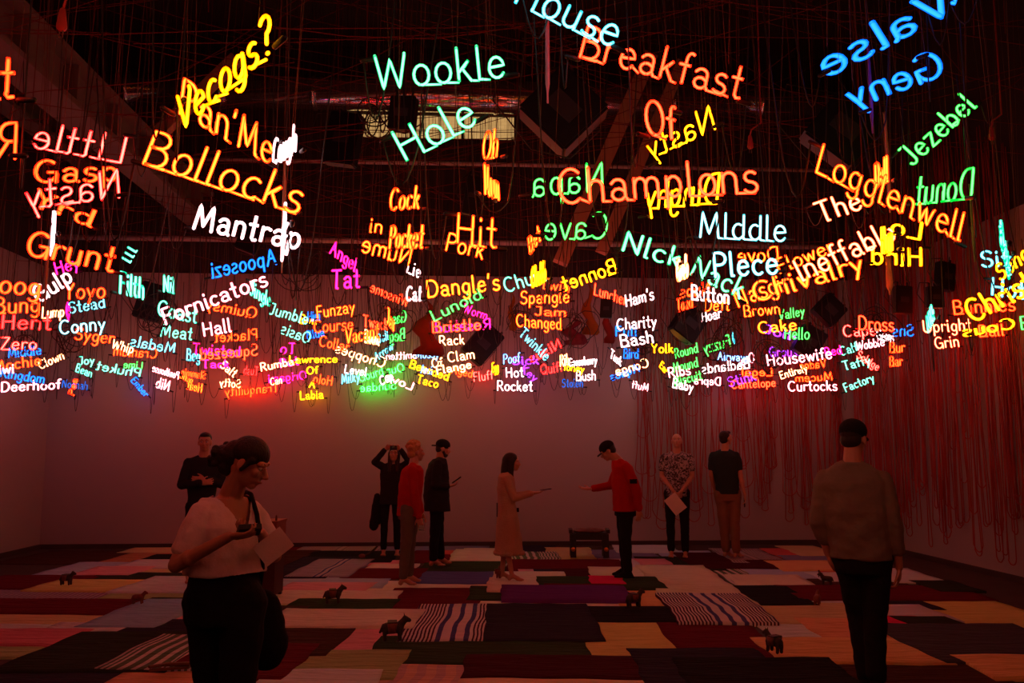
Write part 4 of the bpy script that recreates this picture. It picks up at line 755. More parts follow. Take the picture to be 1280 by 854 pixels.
def cloth(i, key, u0, u1, v0, v1, z, label):
    u0 -= .05; u1 += .05; v0 -= .03; v1 += .09
    uc, vc = (u0+u1)/2, (v0+v1)/2; w, h = u1-u0, v1-v0
    cx, cy = uc*ca-vc*sa, uc*sa+vc*ca
    cx = cx; rz = TOWEL_ANGLE+R(random.uniform(-1.0, 1.0)); c2, s2 = math.cos(rz), math.sin(rz)
    nx, ny = max(6, min(26, int(w/.09))), max(5, min(22, int(h/.09)))
    V, Fc, UV = [], [], []
    fx, fy = random.uniform(2, 6), random.uniform(2, 6); ph = random.uniform(0, 6)
    def P(a, b, dz):
        x = (a-.5)*w; y = (b-.5)*h
        edge = .012*math.sin(fx*x+ph)+.01*math.sin(3.1*fx*x+ph*2); edg2 = .012*math.sin(fy*y+ph)+.008*math.sin(2.7*fy*y+ph)
        X = x+edg2; Y = y+edge
        k = noise.noise(Vector((X*1.2+i*7.3, Y*5+i*3.1, 0)))
        zz = z+.0016*k+dz
        wx = max(XL+.03, min(XR-.03, cx+X*c2-Y*s2)); wy = min(YB-.06, cy+X*s2+Y*c2)
        # spare the real position near walls; object stays at the cloth's centre
        return Vector((wx-cx, wy-cy, zz))
    for b in range(ny+1):
        for a in range(nx+1):
            V.append(P(a/nx, b/ny, .004)); UV.append(((a/nx-.5)*w, (b/ny-.5)*h))
    W1 = nx+1
    for b in range(ny):
        for a in range(nx): Fc.append((b*W1+a, b*W1+a+1, (b+1)*W1+a+1, (b+1)*W1+a))
    per = [a for a in range(nx+1)]+[(b)*W1+nx for b in range(1, ny+1)]+[ny*W1+a for a in range(nx-1, -1, -1)]+[b*W1 for b in range(ny-1, 0, -1)]
    base = len(V)
    for q in per: V.append(Vector((V[q].x, V[q].y, .001))); UV.append(UV[q])
    n = len(per)
    for k in range(n): Fc.append((per[k], base+k, base+(k+1) % n, per[(k+1) % n]))
    me = mesh_from(V, Fc); ul = me.uv_layers.new(name='UV')
    for lp in me.loops: ul.data[lp.index].uv = UV[lp.vertex_index]
    o = link('cloth', me, None, cloth_mat(key)); o.location = (cx, cy, 0)
    tag(o, label, 'towel', 'towels and cloths laid over the floor')
for i, t in enumerate(TOWELS): cloth(i, *t)


# ------------------------------------------------------------------ people
def fabric(name, col, rough=.9, **k): return surf(name, col, rough, var=k.pop('var', .12), scale=k.pop('scale', 14), bump=k.pop('bump', .35), bscale=k.pop('bscale', 40), spec=.1, **k)
M_hair_d = surf('dark_hair', (.018, .01, .008), .6, var=.4, scale=60, stretch=(1, 1, .15), bump=.5, bscale=120)
M_hair_b = surf('blond_hair', (.42, .2, .08), .6, var=.4, scale=60, bump=.5, bscale=90)
M_eye = surf('eye_white', (.5, .42, .38), .2); M_iris = surf('iris', (.02, .01, .01), .2); M_lip = surf('lip', (.35, .1, .08), .5)
F_black = fabric('black_cloth', (.012, .011, .013)); F_black2 = fabric('soft_black_cloth', (.02, .018, .02)); F_red = fabric('red_sweater', (.36, .012, .01)); F_white = fabric('white_tshirt', (.62, .5, .5), scale=5)
F_grey = fabric('grey_brown_knit', (.17, .13, .1)); F_khaki = fabric('khaki_trousers', (.2, .1, .065)); F_jean = fabric('grey_green_jeans', (.12, .1, .075)); F_lace = fabric('cream_lace', (.42, .25, .16), bump=.9, bscale=90)
F_dgreen = fabric('dark_green_tshirt', (.02, .03, .03)); F_pat = fabric('patterned_tshirt', (.2, .17, .19), var=.75, scale=22, sharp=True); M_phone = surf('phone_black', (.01, .01, .012), .2, spec=.6)
M_paper = surf('white_paper', (.6, .5, .46), .8, var=.08)
def remeshed(mb, voxel, smooth=4, fac=.5, noise_amp=0, fold=0, seed=0, cut=None):
    me = mb.mesh(); o = bpy.data.objects.new('tmp', me); COL.objects.link(o)
    r = o.modifiers.new('r', 'REMESH'); r.mode = 'VOXEL'; r.voxel_size = voxel; r.use_smooth_shade = True
    s = o.modifiers.new('s', 'SMOOTH'); s.iterations = smooth; s.factor = fac
    dg = bpy.context.evaluated_depsgraph_get(); e = o.evaluated_get(dg); m2 = bpy.data.meshes.new_from_object(e)
    bpy.data.objects.remove(o); bpy.data.meshes.remove(me)
    if fold:
        n = len(m2.vertices); co = [0.0]*(3*n); no = [0.0]*(3*n)
        m2.vertices.foreach_get('co', co); m2.vertex_normals.foreach_get('vector', no)
        for i in range(0, 3*n, 3):
            x, y, z = co[i:i+3]; k = fold*(noise.noise((x*7+seed, y*7, z*9))+.5*noise.noise((x*17, y*17+seed, z*21)))
            co[i] += no[i]*k; co[i+1] += no[i+1]*k; co[i+2] += no[i+2]*k
        m2.vertices.foreach_set('co', co)
    m2.polygons.foreach_set('use_smooth', [True]*len(m2.polygons)); m2.update(); return m2
V = Vector
class Fig:
    def __init__(s, fx, label, facing, px, foot, vox=.0075):
        """facing: degrees in the figure's own frame, 0 = away from the viewer's side (+y), 90 = towards -x, -90 = towards +x, 180 = towards the viewer"""
        s.root = empty('person', foot); s.root.rotation_euler = (0, 0, -(R(3.2)+math.atan((px-640)/1080)))
        tag(s.root, label, 'person'); s.body = MB(); s.vox = vox; s.f = R(facing); s.layers = {}
    def dirs(s, ang=None):
        a = s.f if ang is None else R(ang)
        fwd = V((-math.sin(a), math.cos(a), 0)); rt = V((math.cos(a), math.sin(a), 0)); return fwd, rt
    def sec(s, mb, rows, ang=None, n=20, inf=0.0):
        """rows: (x, y, z, half width, half depth) elliptical sections"""
        fwd, rt = s.dirs(ang); rings = []
        for (x, y, z, w, d) in rows:
            rings.append([V((x, y, z))+rt*(w+inf)*math.copysign(abs(math.cos(t))**.85, math.cos(t))+fwd*(d+inf)*math.copysign(abs(math.sin(t))**.85, math.sin(t)) for t in [2*math.pi*k/n for k in range(n)]])
        mb.loft(rings)
    def head(s, c, look, size=1.0, mb=None, ears=True):
        """c centre, look = (yaw deg as facing, pitch deg down)"""
        mb = mb or s.body; M = (Matrix.Rotation(R(look[0]), 3, 'Z') @ Matrix.Rotation(R(-look[1]), 3, 'X')) ; c = V(c); k = size
        s.hM, s.hc, s.hk = M, c, k
        def P(x, y, z): return c+M @ V((x*k, y*k, z*k))
        mb.ell(P(0, -.012, .022), (.074*k, .092*k, .09*k), M, 18, 12); mb.ell(P(0, .022, -.04), (.056*k, .066*k, .07*k), M, 16, 10)
        mb.ell(P(0, .058, -.088), (.028*k, .026*k, .022*k), M); mb.ell(P(0, -.03, -.03), (.058*k, .055*k, .06*k), M)
        mb.limb(P(0, .084, .008), P(0, .108, -.026), .009*k, .013*k, 8); mb.ell(P(0, .1, -.031), (.019*k, .012*k, .01*k), M)
        mb.limb(P(-.045, .07, .026), P(.045, .07, .026), .014*k, .014*k, 8)
        mb.ell(P(0, .084, -.055), (.025*k, .012*k, .007*k), M); mb.ell(P(0, .082, -.067), (.02*k, .012*k, .008*k), M)
        for sx in (-1, 1):
            mb.ell(P(sx*.04, .062, -.02), (.022*k, .02*k, .022*k), M)
            if ears: mb.ell(P(sx*.077, -.008, -.012), (.01*k, .02*k, .033*k), M, 10, 8); mb.ell(P(sx*.076, -.004, -.034), (.009*k, .012*k, .014*k), M, 8, 6)
    def face(s):
        c, M, k = s.hc, s.hM, s.hk
        for sx in (-1, 1):
            e = MB().ell(c+M @ V((sx*.031*k, .07*k, .004*k)), (.0135*k, .0125*k, .0095*k), M, 10, 8).build('eye', M_eye, s.root)
            MB().ell(c+M @ V((sx*.031*k, .0795*k, .004*k)), (.006*k, .004*k, .006*k), M, 8, 6).build('iris', M_iris, e)
            MB().tube([c+M @ V(((sx*.016)*k, .08*k, .027*k)), c+M @ V((sx*.034*k, .08*k, .032*k)), c+M @ V((sx*.05*k, .069*k, .026*k))], .0035*k, 5).build('eyebrow', M_hair_d, s.root)
        MB().tube([c+M @ V((-.024*k, .084*k, -.061*k)), c+M @ V((0, .098*k, -.059*k)), c+M @ V((.024*k, .084*k, -.061*k))], [.002*k, .005*k, .002*k], 6).build('mouth', M_lip, s.root)
    def neck(s, base, r=.056): s.nb = V(base); s.body.limb(V(base), s.hc+s.hM @ V((0, -.022, -.06))*s.hk, r*1.15, r*.95, 12)
    def arm(s, sh, el, wr, k=1.0, mb=None, inf=0.0, to=1.0):
        mb = mb or s.body; sh, el, wr = V(sh), V(el), V(wr)
        sh = sh.lerp(V((s.nb.x, s.nb.y, sh.z-.01)), .1)
        tr = sh.lerp(s.nb, .72); tr.z = min(tr.z, s.nb.z-.01); mb.limb(sh+V((0, 0, -.008)), tr, .04*k+inf*.75, .045*k+inf*.6, 12)
        if inf == 0:
            mb.limb(sh, el, .05*k, .038*k, 12); mb.limb(el, wr, .038*k, .025*k, 12); mb.ell(el.lerp(wr, .25), (.041*k,)*3)
        else:
            a = min(1, to*2); mb.limb(sh, sh.lerp(el, min(a, .25)), .047*k+inf*.8, .05*k+inf, 14); mb.limb(sh.lerp(el, min(a, .25)), sh.lerp(el, a), .05*k+inf, .042*k+inf, 14)
            if to > .5: mb.limb(el, el.lerp(wr, (to-.5)*2), .042*k+inf, .03*k+inf, 14)
    def hand(s, wr, d, palm, side=1, curl=25, k=1.0, spread=6, thumb_out=40):
        """wr wrist, d direction of the hand, palm normal; side +1 puts the thumb on d x palm"""
        mb = s.body; wr = V(wr); d = V(d).normalized(); n = V(palm); n = (n-d*n.dot(d)).normalized(); t = d.cross(n)*side
        pc = wr+d*.045*k; M = Matrix((t, d, n)).transposed()
        mb.ell(pc, (.04*k, .052*k, .0165*k), M, 12, 8); mb.ell(wr+d*.07*k, (.04*k, .024*k, .014*k), M, 12, 8)
        for i, (off, ln) in enumerate(((.03, .072), (.0105, .081), (-.009, .076), (-.028, .06))):
            p = wr+d*.082*k+t*off*k; a = R(spread*(1.2-i*.8)); dd = (d*math.cos(a)+t*math.sin(a)).normalized()
            ang = R(curl*.5); rad = .0086*k
            for j, fr in enumerate((.45, .31, .24)):
                q = p+(dd*math.cos(ang)+n*math.sin(ang))*ln*fr*k*1.05; mb.limb(p, q, rad, rad*.93, 8); p = q; ang += R(curl)*(1 if j < 2 else .6); rad *= .94
        p = wr+d*.03*k+t*.032*k; a = R(thumb_out); d1 = (d*math.cos(a)+t*math.sin(a)+n*.25).normalized()
        q = p+d1*.038*k; mb.limb(p, q, .013*k, .0105*k, 8); d2 = (d*math.cos(a*.5)+t*math.sin(a*.5)+n*.35).normalized(); mb.limb(q, q+d2*.03*k, .0105*k, .0088*k, 8)
    def leg(s, hip, kn, an, k=1.0, mb=None, inf=0.0, to=1.0):
        mb = mb or s.body; hip, kn, an = V(hip), V(kn), V(an)
        if inf == 0:
            mb.limb(hip, kn, .082*k, .05*k, 12); mb.limb(kn, an, .048*k, .034*k, 12); mb.ell(kn.lerp(an, .28), (.052*k, .052*k, .09*k))
        else:
            mb.limb(hip, kn, .088*k+inf, .056*k+inf, 16); e = kn.lerp(an, to); mb.limb(kn, e, .056*k+inf, .045*k+inf, 16)
    def foot(s, an, ang, mb=None, k=1.0, inf=0.0):
        mb = mb or s.body; a = R(ang); d = V((-math.sin(a), math.cos(a), 0)); t = V((math.cos(a), math.sin(a), 0)); an = V(an); g = V((an.x, an.y, .0))
        mb.limb(an, g-d*.03+V((0, 0, .034)), .034*k+inf, .03*k+inf, 12); mb.limb(an+V((0, 0, -.01)), g+d*.1*k+V((0, 0, .03)), .036*k+inf, .025*k+inf, 12)
        M = Matrix((t, d, V((0, 0, 1)))).transposed(); mb.ell(g+d*.11*k+V((0, 0, .02)), (.042*k+inf, .06*k+inf, .018+inf), M)
        if inf == 0:
            for i in range(5): mb.ell(g+d*(.165-.009*i)*k+t*(-.03+.0155*i)*(1)+V((0, 0, .012)), (.0085 if i else .012, .016, .011), M, 8, 6)
        else: mb.ell(g+d*.03*k+V((0, 0, .018)), (.036*k+inf, .12*k, .016+inf), M)
    def finish_body(s):
        o = link('body', remeshed(s.body, s.vox, 2), s.root, M_skin); s.bodyo = o
        s.face()
    def wear(s, name, mb, mat, fold=.006, vox=None, smooth=4, parent=None, label=None):
        o = link(name, remeshed(mb, vox or s.vox*1.25, smooth, fold=fold, seed=len(name)), parent or s.root, mat)
        if label: o['label'] = label
        return o
    def hair(s, kind, mat):
        c, M, k = s.hc, s.hM, s.hk; mb = MB()
        def P(x, y, z): return c+M @ V((x*k, y*k, z*k))
        if kind == 'short':
            mb.ell(P(0, -.03, .04), (.08*k, .09*k, .083*k), M, 18, 12); mb.ell(P(0, -.05, -.01), (.073*k, .06*k, .07*k), M); mb.ell(P(0, .03, .085), (.06*k, .055*k, .03*k), M)
        elif kind == 'buzz':
            mb.ell(P(0, -.026, .036), (.077*k, .088*k, .082*k), M, 18, 12); mb.ell(P(0, -.05, -.015), (.069*k, .055*k, .06*k), M)
        elif kind == 'curly':
            rs = random.Random(3); mb.ell(P(0, -.03, .05), (.085*k, .095*k, .085*k), M, 18, 12)
            for i in range(46):
                th = rs.uniform(0, 6.28); ph = rs.uniform(.1, 1.5); r_ = .085
                mb.ell(P(r_*math.sin(ph)*math.cos(th), -.03+r_*1.1*math.sin(ph)*math.sin(th), .055+r_*math.cos(ph)), (.022*k,)*3, None, 8, 6)
            mb.ell(P(0, -.06, -.02), (.07*k, .055*k, .06*k), M)
        elif kind == 'long':
            mb.ell(P(0, -.028, .035), (.087*k, .1*k, .09*k), M, 18, 12)
            for sx in (-1, 1): mb.limb(P(sx*.055, -.02, .02), P(sx*.055, .01, -.26), .045*k, .03*k)
            mb.limb(P(0, -.07, .02), P(0, -.085, -.28), .07*k, .05*k, 14)
        elif kind == 'updo':
            rs = random.Random(8); mb.ell(P(0, -.016, .046), (.084*k, .096*k, .083*k), M, 18, 12); mb.ell(P(0, -.085, .0), (.07*k, .065*k, .08*k), M, 16, 10)
            mb.ell(P(0, -.13, -.03), (.062*k, .058*k, .06*k), M, 14, 10); mb.ell(P(0, -.085, -.06), (.06*k, .05*k, .05*k), M)
            for i in range(16): mb.ell(P(rs.uniform(-.05, .05), -.13+rs.uniform(-.05, .04), -.03+rs.uniform(-.06, .05)), (.02*k,)*3, None, 8, 6)
            mb.limb(P(.072, .03, .03), P(.075, .0, -.03), .014*k, .012*k)
            mb.limb(P(-.072, .03, .03), P(-.075, .0, -.03), .014*k, .012*k)
        return link('hair', remeshed(mb, s.vox*.9, 3, fold=.003), s.root, mat)
    def cap(s, mat, back=False):
        c, M, k = s.hc, s.hM, s.hk; mb = MB()
        def P(x, y, z): return c+M @ V((x*k, y*k, z*k))
        mb.ell(P(0, -.012, .052), (.088*k, .106*k, .082*k), M, 20, 12)
        o = link('cap', remeshed(mb, s.vox, 3), s.root, mat)
        sg = -1 if back else 1; rings = []
        for i in range(6):
            y = .075+.085*i/5 if not back else .085+.07*i/5; w = .07*math.sqrt(max(.05, 1-(i/5.4)**2)); z = .03-.012*i/5
            rings.append([P(w*math.cos(a), sg*y-.01, z+.01*math.cos(a*1)*0-.016*abs(math.cos(a))**2+.004*math.sin(a)) for a in [2*math.pi*q/14 for q in range(14)]])
        b = MB().loft(rings).build('cap_brim', mat, o); return o

def phone(loc, M, label, size=(.07, .14, .009), glow=False):
    t = empty('phone', loc); b = bmesh.new(); bmesh.ops.create_cube(b, size=1)
    for v in b.verts: v.co = M @ V((v.co.x*size[0], v.co.y*size[1], v.co.z*size[2]))
    bmesh.ops.bevel(b, geom=b.edges[:], offset=.003, segments=2, affect='EDGES'); me = bpy.data.meshes.new('mesh'); b.to_mesh(me); b.free(); link('phone_case', me, t, M_phone)
    MB().box(M @ V((0, 0, size[2]*.5+.0006)), (size[0]*.88, size[1]*.86, .001), M).build('screen', surf('dark_glass', (.02, .03, .04), .08, spec=.8), t, False)
    tag(t, label, 'phone'); return t
def wpt(fig, p):
    p = V(p)*fig.root.scale[0]
    a = fig.root.rotation_euler[2]; l = fig.root.location
    return V((l.x+p[0]*math.cos(a)-p[1]*math.sin(a), l.y+p[0]*math.sin(a)+p[1]*math.cos(a), l.z+p[2]))
def rz(fig): return Matrix.Rotation(fig.root.rotation_euler[2], 3, 'Z')
GZ = .03

# --- B: man in black with folded arms at the far left
p = Fig(0, 'man in black with folded arms standing behind the woman in white', 175, 256, (-3.11, 10.64, GZ)); p.root.scale = (0.97,)*3
p.head((.01, -.02, 1.69), (172, 3)); p.sec(p.body, [(0, .02, .85, .15, .1), (0, .02, 1.02, .135, .1), (0, .01, 1.25, .165, .11), (0, .01, 1.42, .16, .09), (0, .01, 1.5, .07, .06)]); p.neck((0, .01, 1.5))
p.arm((-.19, 0, 1.44), (-.235, -.03, 1.17), (-.02, -.22, 1.2)); p.arm((.19, 0, 1.44), (.235, -.03, 1.17), (.03, -.19, 1.24)); p.hand((-.02, -.22, 1.2), (1, .1, .1), (0, 1, 0), 1, 20); p.hand((.03, -.19, 1.24), (-1, -.1, 0), (0, 1, 0), -1, 20)
for sx in (-1, 1): p.leg((sx*.09, .02, .9), (sx*.1, .01, .48), (sx*.11, .03, .08)); p.foot((sx*.11, .03, .08), 180)
p.finish_body(); p.hair('short', M_hair_d)
m = MB(); p.sec(m, [(0, .02, .78, .16, .11), (0, .02, 1.02, .15, .11), (0, .01, 1.27, .18, .12), (0, .01, 1.43, .18, .1), (0, .01, 1.5, .09, .07)], inf=.012)
p.arm((-.19, 0, 1.44), (-.235, -.03, 1.17), (-.02, -.22, 1.2), mb=m, inf=.014, to=.97); p.arm((.19, 0, 1.44), (.235, -.03, 1.17), (.03, -.19, 1.24), mb=m, inf=.014, to=.97); p.wear('jacket', m, F_black2)
m = MB(); p.sec(m, [(0, .02, .8, .14, .1), (0, .02, .95, .155, .11)], inf=.01)
for sx in (-1, 1): p.leg((sx*.09, .02, .9), (sx*.1, .01, .48), (sx*.11, .03, .08), mb=m, inf=.01, to=.9)
p.wear('trousers', m, F_black)

# --- C: person holding a camera overhead
p = Fig(0, 'person in black holding a camera up over the forehead with both hands', 172, 487, (-1.072, 13.08, GZ))
p.head((.04, -.02, 1.47), (172, -14), .97); p.sec(p.body, [(0, .02, .8, .15, .1), (0, .02, .98, .13, .095), (.01, .01, 1.17, .15, .1), (.02, .01, 1.27, .15, .085), (.03, .01, 1.34, .06, .055)]); p.neck((.03, .01, 1.33), .048)
aL = ((-.13, 0, 1.29), (-.24, -.04, 1.36), (-.09, -.14, 1.55)); aR = ((.18, 0, 1.29), (.26, -.05, 1.37), (.13, -.14, 1.55))
p.arm(*aL, .9); p.arm(*aR, .9); p.hand(aL[2], (.85, -.15, .4), (.2, -1, -.3), -1, 45, .92); p.hand(aR[2], (-.85, -.15, .35), (-.2, -1, -.3), 1, 45, .92)
LG = [((-.08, .02, .84), (-.085, 0, .46), (-.09, .03, .08)), ((.09, .02, .84), (.1, 0, .46), (.11, .03, .08))]
for l in LG: p.leg(*l, .9); p.foot(l[2], 178, k=.9)
p.finish_body(); p.hair('long', M_hair_d)
m = MB(); p.sec(m, [(0, .02, .74, .16, .11), (0, .02, .98, .14, .1), (.01, .01, 1.17, .16, .105), (.02, .01, 1.28, .165, .09), (.03, .01, 1.33, .07, .06)], inf=.012)
p.arm(*aL, .9, m, .014, .95); p.arm(*aR, .9, m, .014, .95); p.wear('long_sleeved_top', m, F_black2)
m = MB(); p.sec(m, [(0, .02, .74, .14, .1), (0, .02, .9, .15, .105)], inf=.01)
for l in LG: p.leg(*l, .9, m, .006, .92)
p.wear('trousers', m, F_black)
m = MB(); m.limb((-.2, .02, .86), (-.24, .02, .42), .05, .07); m.limb((-.17, .03, .8), (-.18, .03, .5), .05, .06)
j = link('black_coat', remeshed(m, .01, 3, fold=.012), None, F_black); j.location = p.root.location; j.rotation_euler = p.root.rotation_euler; tag(j, 'black coat hanging over the hip of the person photographing overhead', 'coat')
t = empty('camera_device', wpt(p, (.03, -.2, 1.57))); MB().box((0, 0, 0), (.1, .035, .065), rz(p)).build('camera_body', M_phone, t, False); MB().limb(rz(p) @ V((0, -.02, 0)), rz(p) @ V((0, -.05, 0)), .024, .022).build('lens', M_phone, t); tag(t, 'small black camera held overhead by the person in black', 'camera')

# --- D: blond man in red sweater, seen from behind and side, facing right
p = Fig(0, 'man with curly fair hair in a red sweater and grey green trousers', -62, 512, (-.61, 10.33, GZ)); p.root.scale = (0.95,)*3
p.head((.055, .02, 1.6), (-68, 0)); p.sec(p.body, [(-.02, 0, .84, .15, .11), (-.02, 0, 1.0, .14, .1), (.0, 0, 1.2, .165, .11), (.02, 0, 1.37, .165, .095), (.03, 0, 1.45, .07, .06)]); p.neck((.03, 0, 1.44))
aR = ((.0, -.17, 1.39), (.04, -.2, 1.1), (.1, -.17, .82)); aL = ((.06, .17, 1.39), (.06, .2, 1.1), (.13, .16, .85))
p.arm(*aR); p.arm(*aL); p.hand(aR[2], (.2, .05, -1), (.2, 1, 0), -1, 30); p.hand(aL[2], (.3, 0, -1), (0, -1, 0), 1, 30)
LG = [((-.03, -.09, .9), (-.05, -.09, .5), (-.08, -.1, .09)), ((.02, .09, .9), (.0, .1, .5), (-.01, .13, .09))]
for l in LG: p.leg(*l)
p.foot(LG[0][2], -80); p.foot(LG[1][2], -65); p.finish_body(); p.hair('curly', M_hair_b)
m = MB(); p.sec(m, [(-.02, 0, .82, .16, .12), (-.02, 0, .98, .155, .115), (.0, 0, 1.2, .175, .12), (.02, 0, 1.38, .175, .1), (.03, 0, 1.44, .08, .065)], inf=.012)
p.arm(*aR, mb=m, inf=.014, to=.98); p.arm(*aL, mb=m, inf=.014, to=.98); p.wear('red_sweater', m, F_red, .008)
m = MB(); p.sec(m, [(-.02, 0, .78, .14, .11), (-.02, 0, .93, .155, .115)], inf=.01)
for l in LG: p.leg(*l, 1.0, m, .012, .93)
p.wear('trousers', m, F_jean, .008); phone(wpt(p, (.135, -.16, .73)), rz(p) @ Matrix.Rotation(R(80), 3, 'X'), 'dark phone held low by the fair-haired man in the red sweater')

# --- E: bearded man with backwards cap looking at a phone
p = Fig(0, 'bearded man in black with a backwards cap and bare feet looking at a phone', -78, 546, (-.345, 11.93, GZ)); p.root.scale = (0.975,)*3
p.head((.07, -.01, 1.6), (-84, 12)); p.sec(p.body, [(-.01, 0, .84, .16, .115), (-.02, 0, 1.0, .15, .11), (-.01, 0, 1.2, .175, .12), (.0, 0, 1.38, .175, .1), (.03, 0, 1.46, .07, .065)]); p.neck((.03, 0, 1.45), .058)
aR = ((.0, -.19, 1.4), (-.03, -.2, 1.1), (.15, -.15, 1.08)); aL = ((.0, .18, 1.4), (.0, .2, 1.1), (.1, .16, .86))
p.arm(*aR); p.arm(*aL); p.hand(aR[2], (1, .1, .25), (0, .3, 1), -1, 35); p.hand(aL[2], (.1, 0, -1), (0, -1, 0), 1, 30)
LG = [((-.01, -.09, .9), (-.03, -.1, .49), (-.05, -.1, .09)), ((.0, .09, .9), (.02, .1, .49), (.05, .11, .09))]
for l in LG: p.leg(*l)
p.foot(LG[0][2], -85); p.foot(LG[1][2], -75); p.finish_body(); p.hair('buzz', M_hair_d); p.cap(F_black, True)
m = MB(); c, Mh = p.hc, p.hM; m.ell(c+Mh @ V((0, .045, -.082)), (.05, .045, .035), Mh); m.limb(c+Mh @ V((-.055, 0, -.03)), c+Mh @ V((-.04, .04, -.08)), .018, .02); m.limb(c+Mh @ V((.055, 0, -.03)), c+Mh @ V((.04, .04, -.08)), .018, .02); link('beard', remeshed(m, .006, 2, fold=.003), p.root, M_hair_d)
m = MB(); p.sec(m, [(.0, 0, .74, .2, .165), (-.02, 0, .98, .19, .16), (-.01, 0, 1.2, .185, .155), (.0, 0, 1.39, .185, .11), (.02, 0, 1.46, .085, .075)], inf=.014)
p.arm(*aR, mb=m, inf=.018, to=.93); p.arm(*aL, mb=m, inf=.018, to=.96); p.wear('jacket', m, F_black2, .009)
m = MB(); p.sec(m, [(-.01, 0, .76, .15, .12), (-.01, 0, .93, .16, .12)], inf=.01)
for l in LG: p.leg(*l, 1.0, m, .016, .93)
p.wear('trousers', m, F_black, .009); phone(wpt(p, (.26, -.14, 1.17)), rz(p) @ Matrix.Rotation(R(-35), 3, 'Y') @ Matrix.Rotation(R(90), 3, 'Z'), 'dark phone held at chest height by the bearded man in black')

# --- F: girl in lace dress
p = Fig(0, 'barefoot dark-haired woman in a pale lace dress holding out a phone', -88, 637, (.56, 10.57, GZ)); p.root.scale = (0.965,)*3
p.head((.035, -.01, 1.45), (-88, 6), .96); p.sec(p.body, [(-.03, 0, .78, .15, .12), (-.03, 0, .95, .115, .095), (-.04, 0, 1.12, .13, .105), (-.04, 0, 1.26, .14, .085), (-.02, 0, 1.33, .055, .05)]); p.neck((-.02, 0, 1.31), .043)
aR = ((-.04, -.14, 1.26), (.06, -.17, 1.01), (.3, -.13, 1.07)); aL = ((-.03, .14, 1.26), (.06, .16, 1.02), (.28, .08, 1.07))
p.arm(*aR, .78); p.arm(*aL, .78); p.hand(aR[2], (1, .1, .12), (0, .1, 1), -1, 14, .86); p.hand(aL[2], (1, 0, .0), (0, 0, 1), 1, 20, .86)
LG = [((-.03, -.07, .82), (-.04, -.07, .45), (.03, -.08, .08)), ((-.05, .07, .82), (-.06, .07, .45), (-.09, .09, .08))]
for l in LG: p.leg(*l, .85); p.foot(l[2], -86, k=.86)
p.finish_body(); p.hair('long', M_hair_d)
m = MB(); p.sec(m, [(-.005, 0, .34, .17, .17), (-.01, 0, .5, .155, .155), (-.02, 0, .75, .155, .125), (-.03, 0, .93, .12, .1), (-.04, 0, 1.12, .135, .11), (-.04, 0, 1.27, .145, .09), (-.03, 0, 1.32, .075, .065)], inf=.01)
p.arm(*aR, .78, m, .012, .93); p.arm(*aL, .78, m, .012, .93); d = p.wear('lace_dress', m, F_lace, .006)
m = MB()
for i in range(26):
    a = 2*math.pi*i/26; m.ell((-.005+.178*math.cos(a), .178*math.sin(a), .335), (.022, .022, .03), None, 8, 6)
p.wear('scalloped_hem', m, F_lace, .003, .008, 2, d)
phone(wpt(p, (.45, -.12, 1.115)), rz(p) @ Matrix.Rotation(R(-8), 3, 'Y') @ Matrix.Rotation(R(90), 3, 'Z'), 'dark phone on the outstretched hand of the woman in the lace dress')
MB().box((-.155, -.02, .86), (.012, .05, .17)).build('belt_end', F_black, p.root, False); MB().box((.105, -.04, .86), (.03, .03, .05)).build('belt_buckle', F_black, p.root, False)

# --- G: man in red sweatshirt with cap, facing left
p = Fig(0, 'man in a red sweatshirt and black peaked cap holding one open hand out', 84, 780, (1.97, 10.73, GZ)); p.root.scale = (0.975,)*3
p.head((-.18, -.01, 1.57), (88, 32)); p.sec(p.body, [(.03, 0, .84, .16, .12), (.03, 0, 1.0, .155, .125), (.02, 0, 1.2, .175, .13), (.0, 0, 1.37, .175, .11), (-.04, 0, 1.46, .08, .07)]); p.neck((-.05, 0, 1.44), .058)
aL = ((-.03, .18, 1.38), (-.15, .17, 1.13), (-.4, .05, 1.09)); aR = ((.06, -.19, 1.38), (.17, -.21, 1.1), (.2, -.16, .84))
p.arm(*aL); p.arm(*aR); p.hand(aL[2], (-1, -.1, .05), (0, -.35, 1), 1, 10, 1.0, 8); p.hand(aR[2], (-.1, .05, -1), (-.5, 1, 0), 1, 30)
LG = [((.04, -.09, .88), (.03, -.1, .48), (.05, -.1, .09)), ((.0, .09, .88), (.0, .1, .48), (.02, .13, .09))]
for l in LG: p.leg(*l)
p.finish_body(); p.hair('buzz', M_hair_d); p.cap(F_black)
m = MB(); p.sec(m, [(.03, 0, .82, .195, .14), (.03, 0, .98, .185, .145), (.02, 0, 1.2, .185, .145), (.0, 0, 1.38, .185, .12), (-.04, 0, 1.45, .09, .08)], inf=.014)
p.arm(*aL, mb=m, inf=.016, to=.93); p.arm(*aR, mb=m, inf=.016, to=.95); sw = p.wear('red_sweatshirt', m, F_red, .008)
MB().box((.135, -.285, 1.2), (.09, .02, .055), Matrix.Rotation(R(20), 3, 'Z')).build('sleeve_badge', F_black, sw, False)
MB().tube([(.2+.036*math.cos(a), -.16+.036*math.sin(a), .865) for a in [i*math.pi/6 for i in range(13)]], .008, 6).build('wristwatch_strap', F_black, p.root)
m = MB(); p.sec(m, [(.03, 0, .76, .15, .125), (.03, 0, .92, .16, .125)], inf=.01)
for l in LG: p.leg(*l, 1.0, m, .012, .95)
p.wear('trousers', m, F_black, .009); m = MB()
for l in LG: p.foot(l[2], 88, m, 1.0, .008)
p.wear('dark_socks', m, F_black, 0)

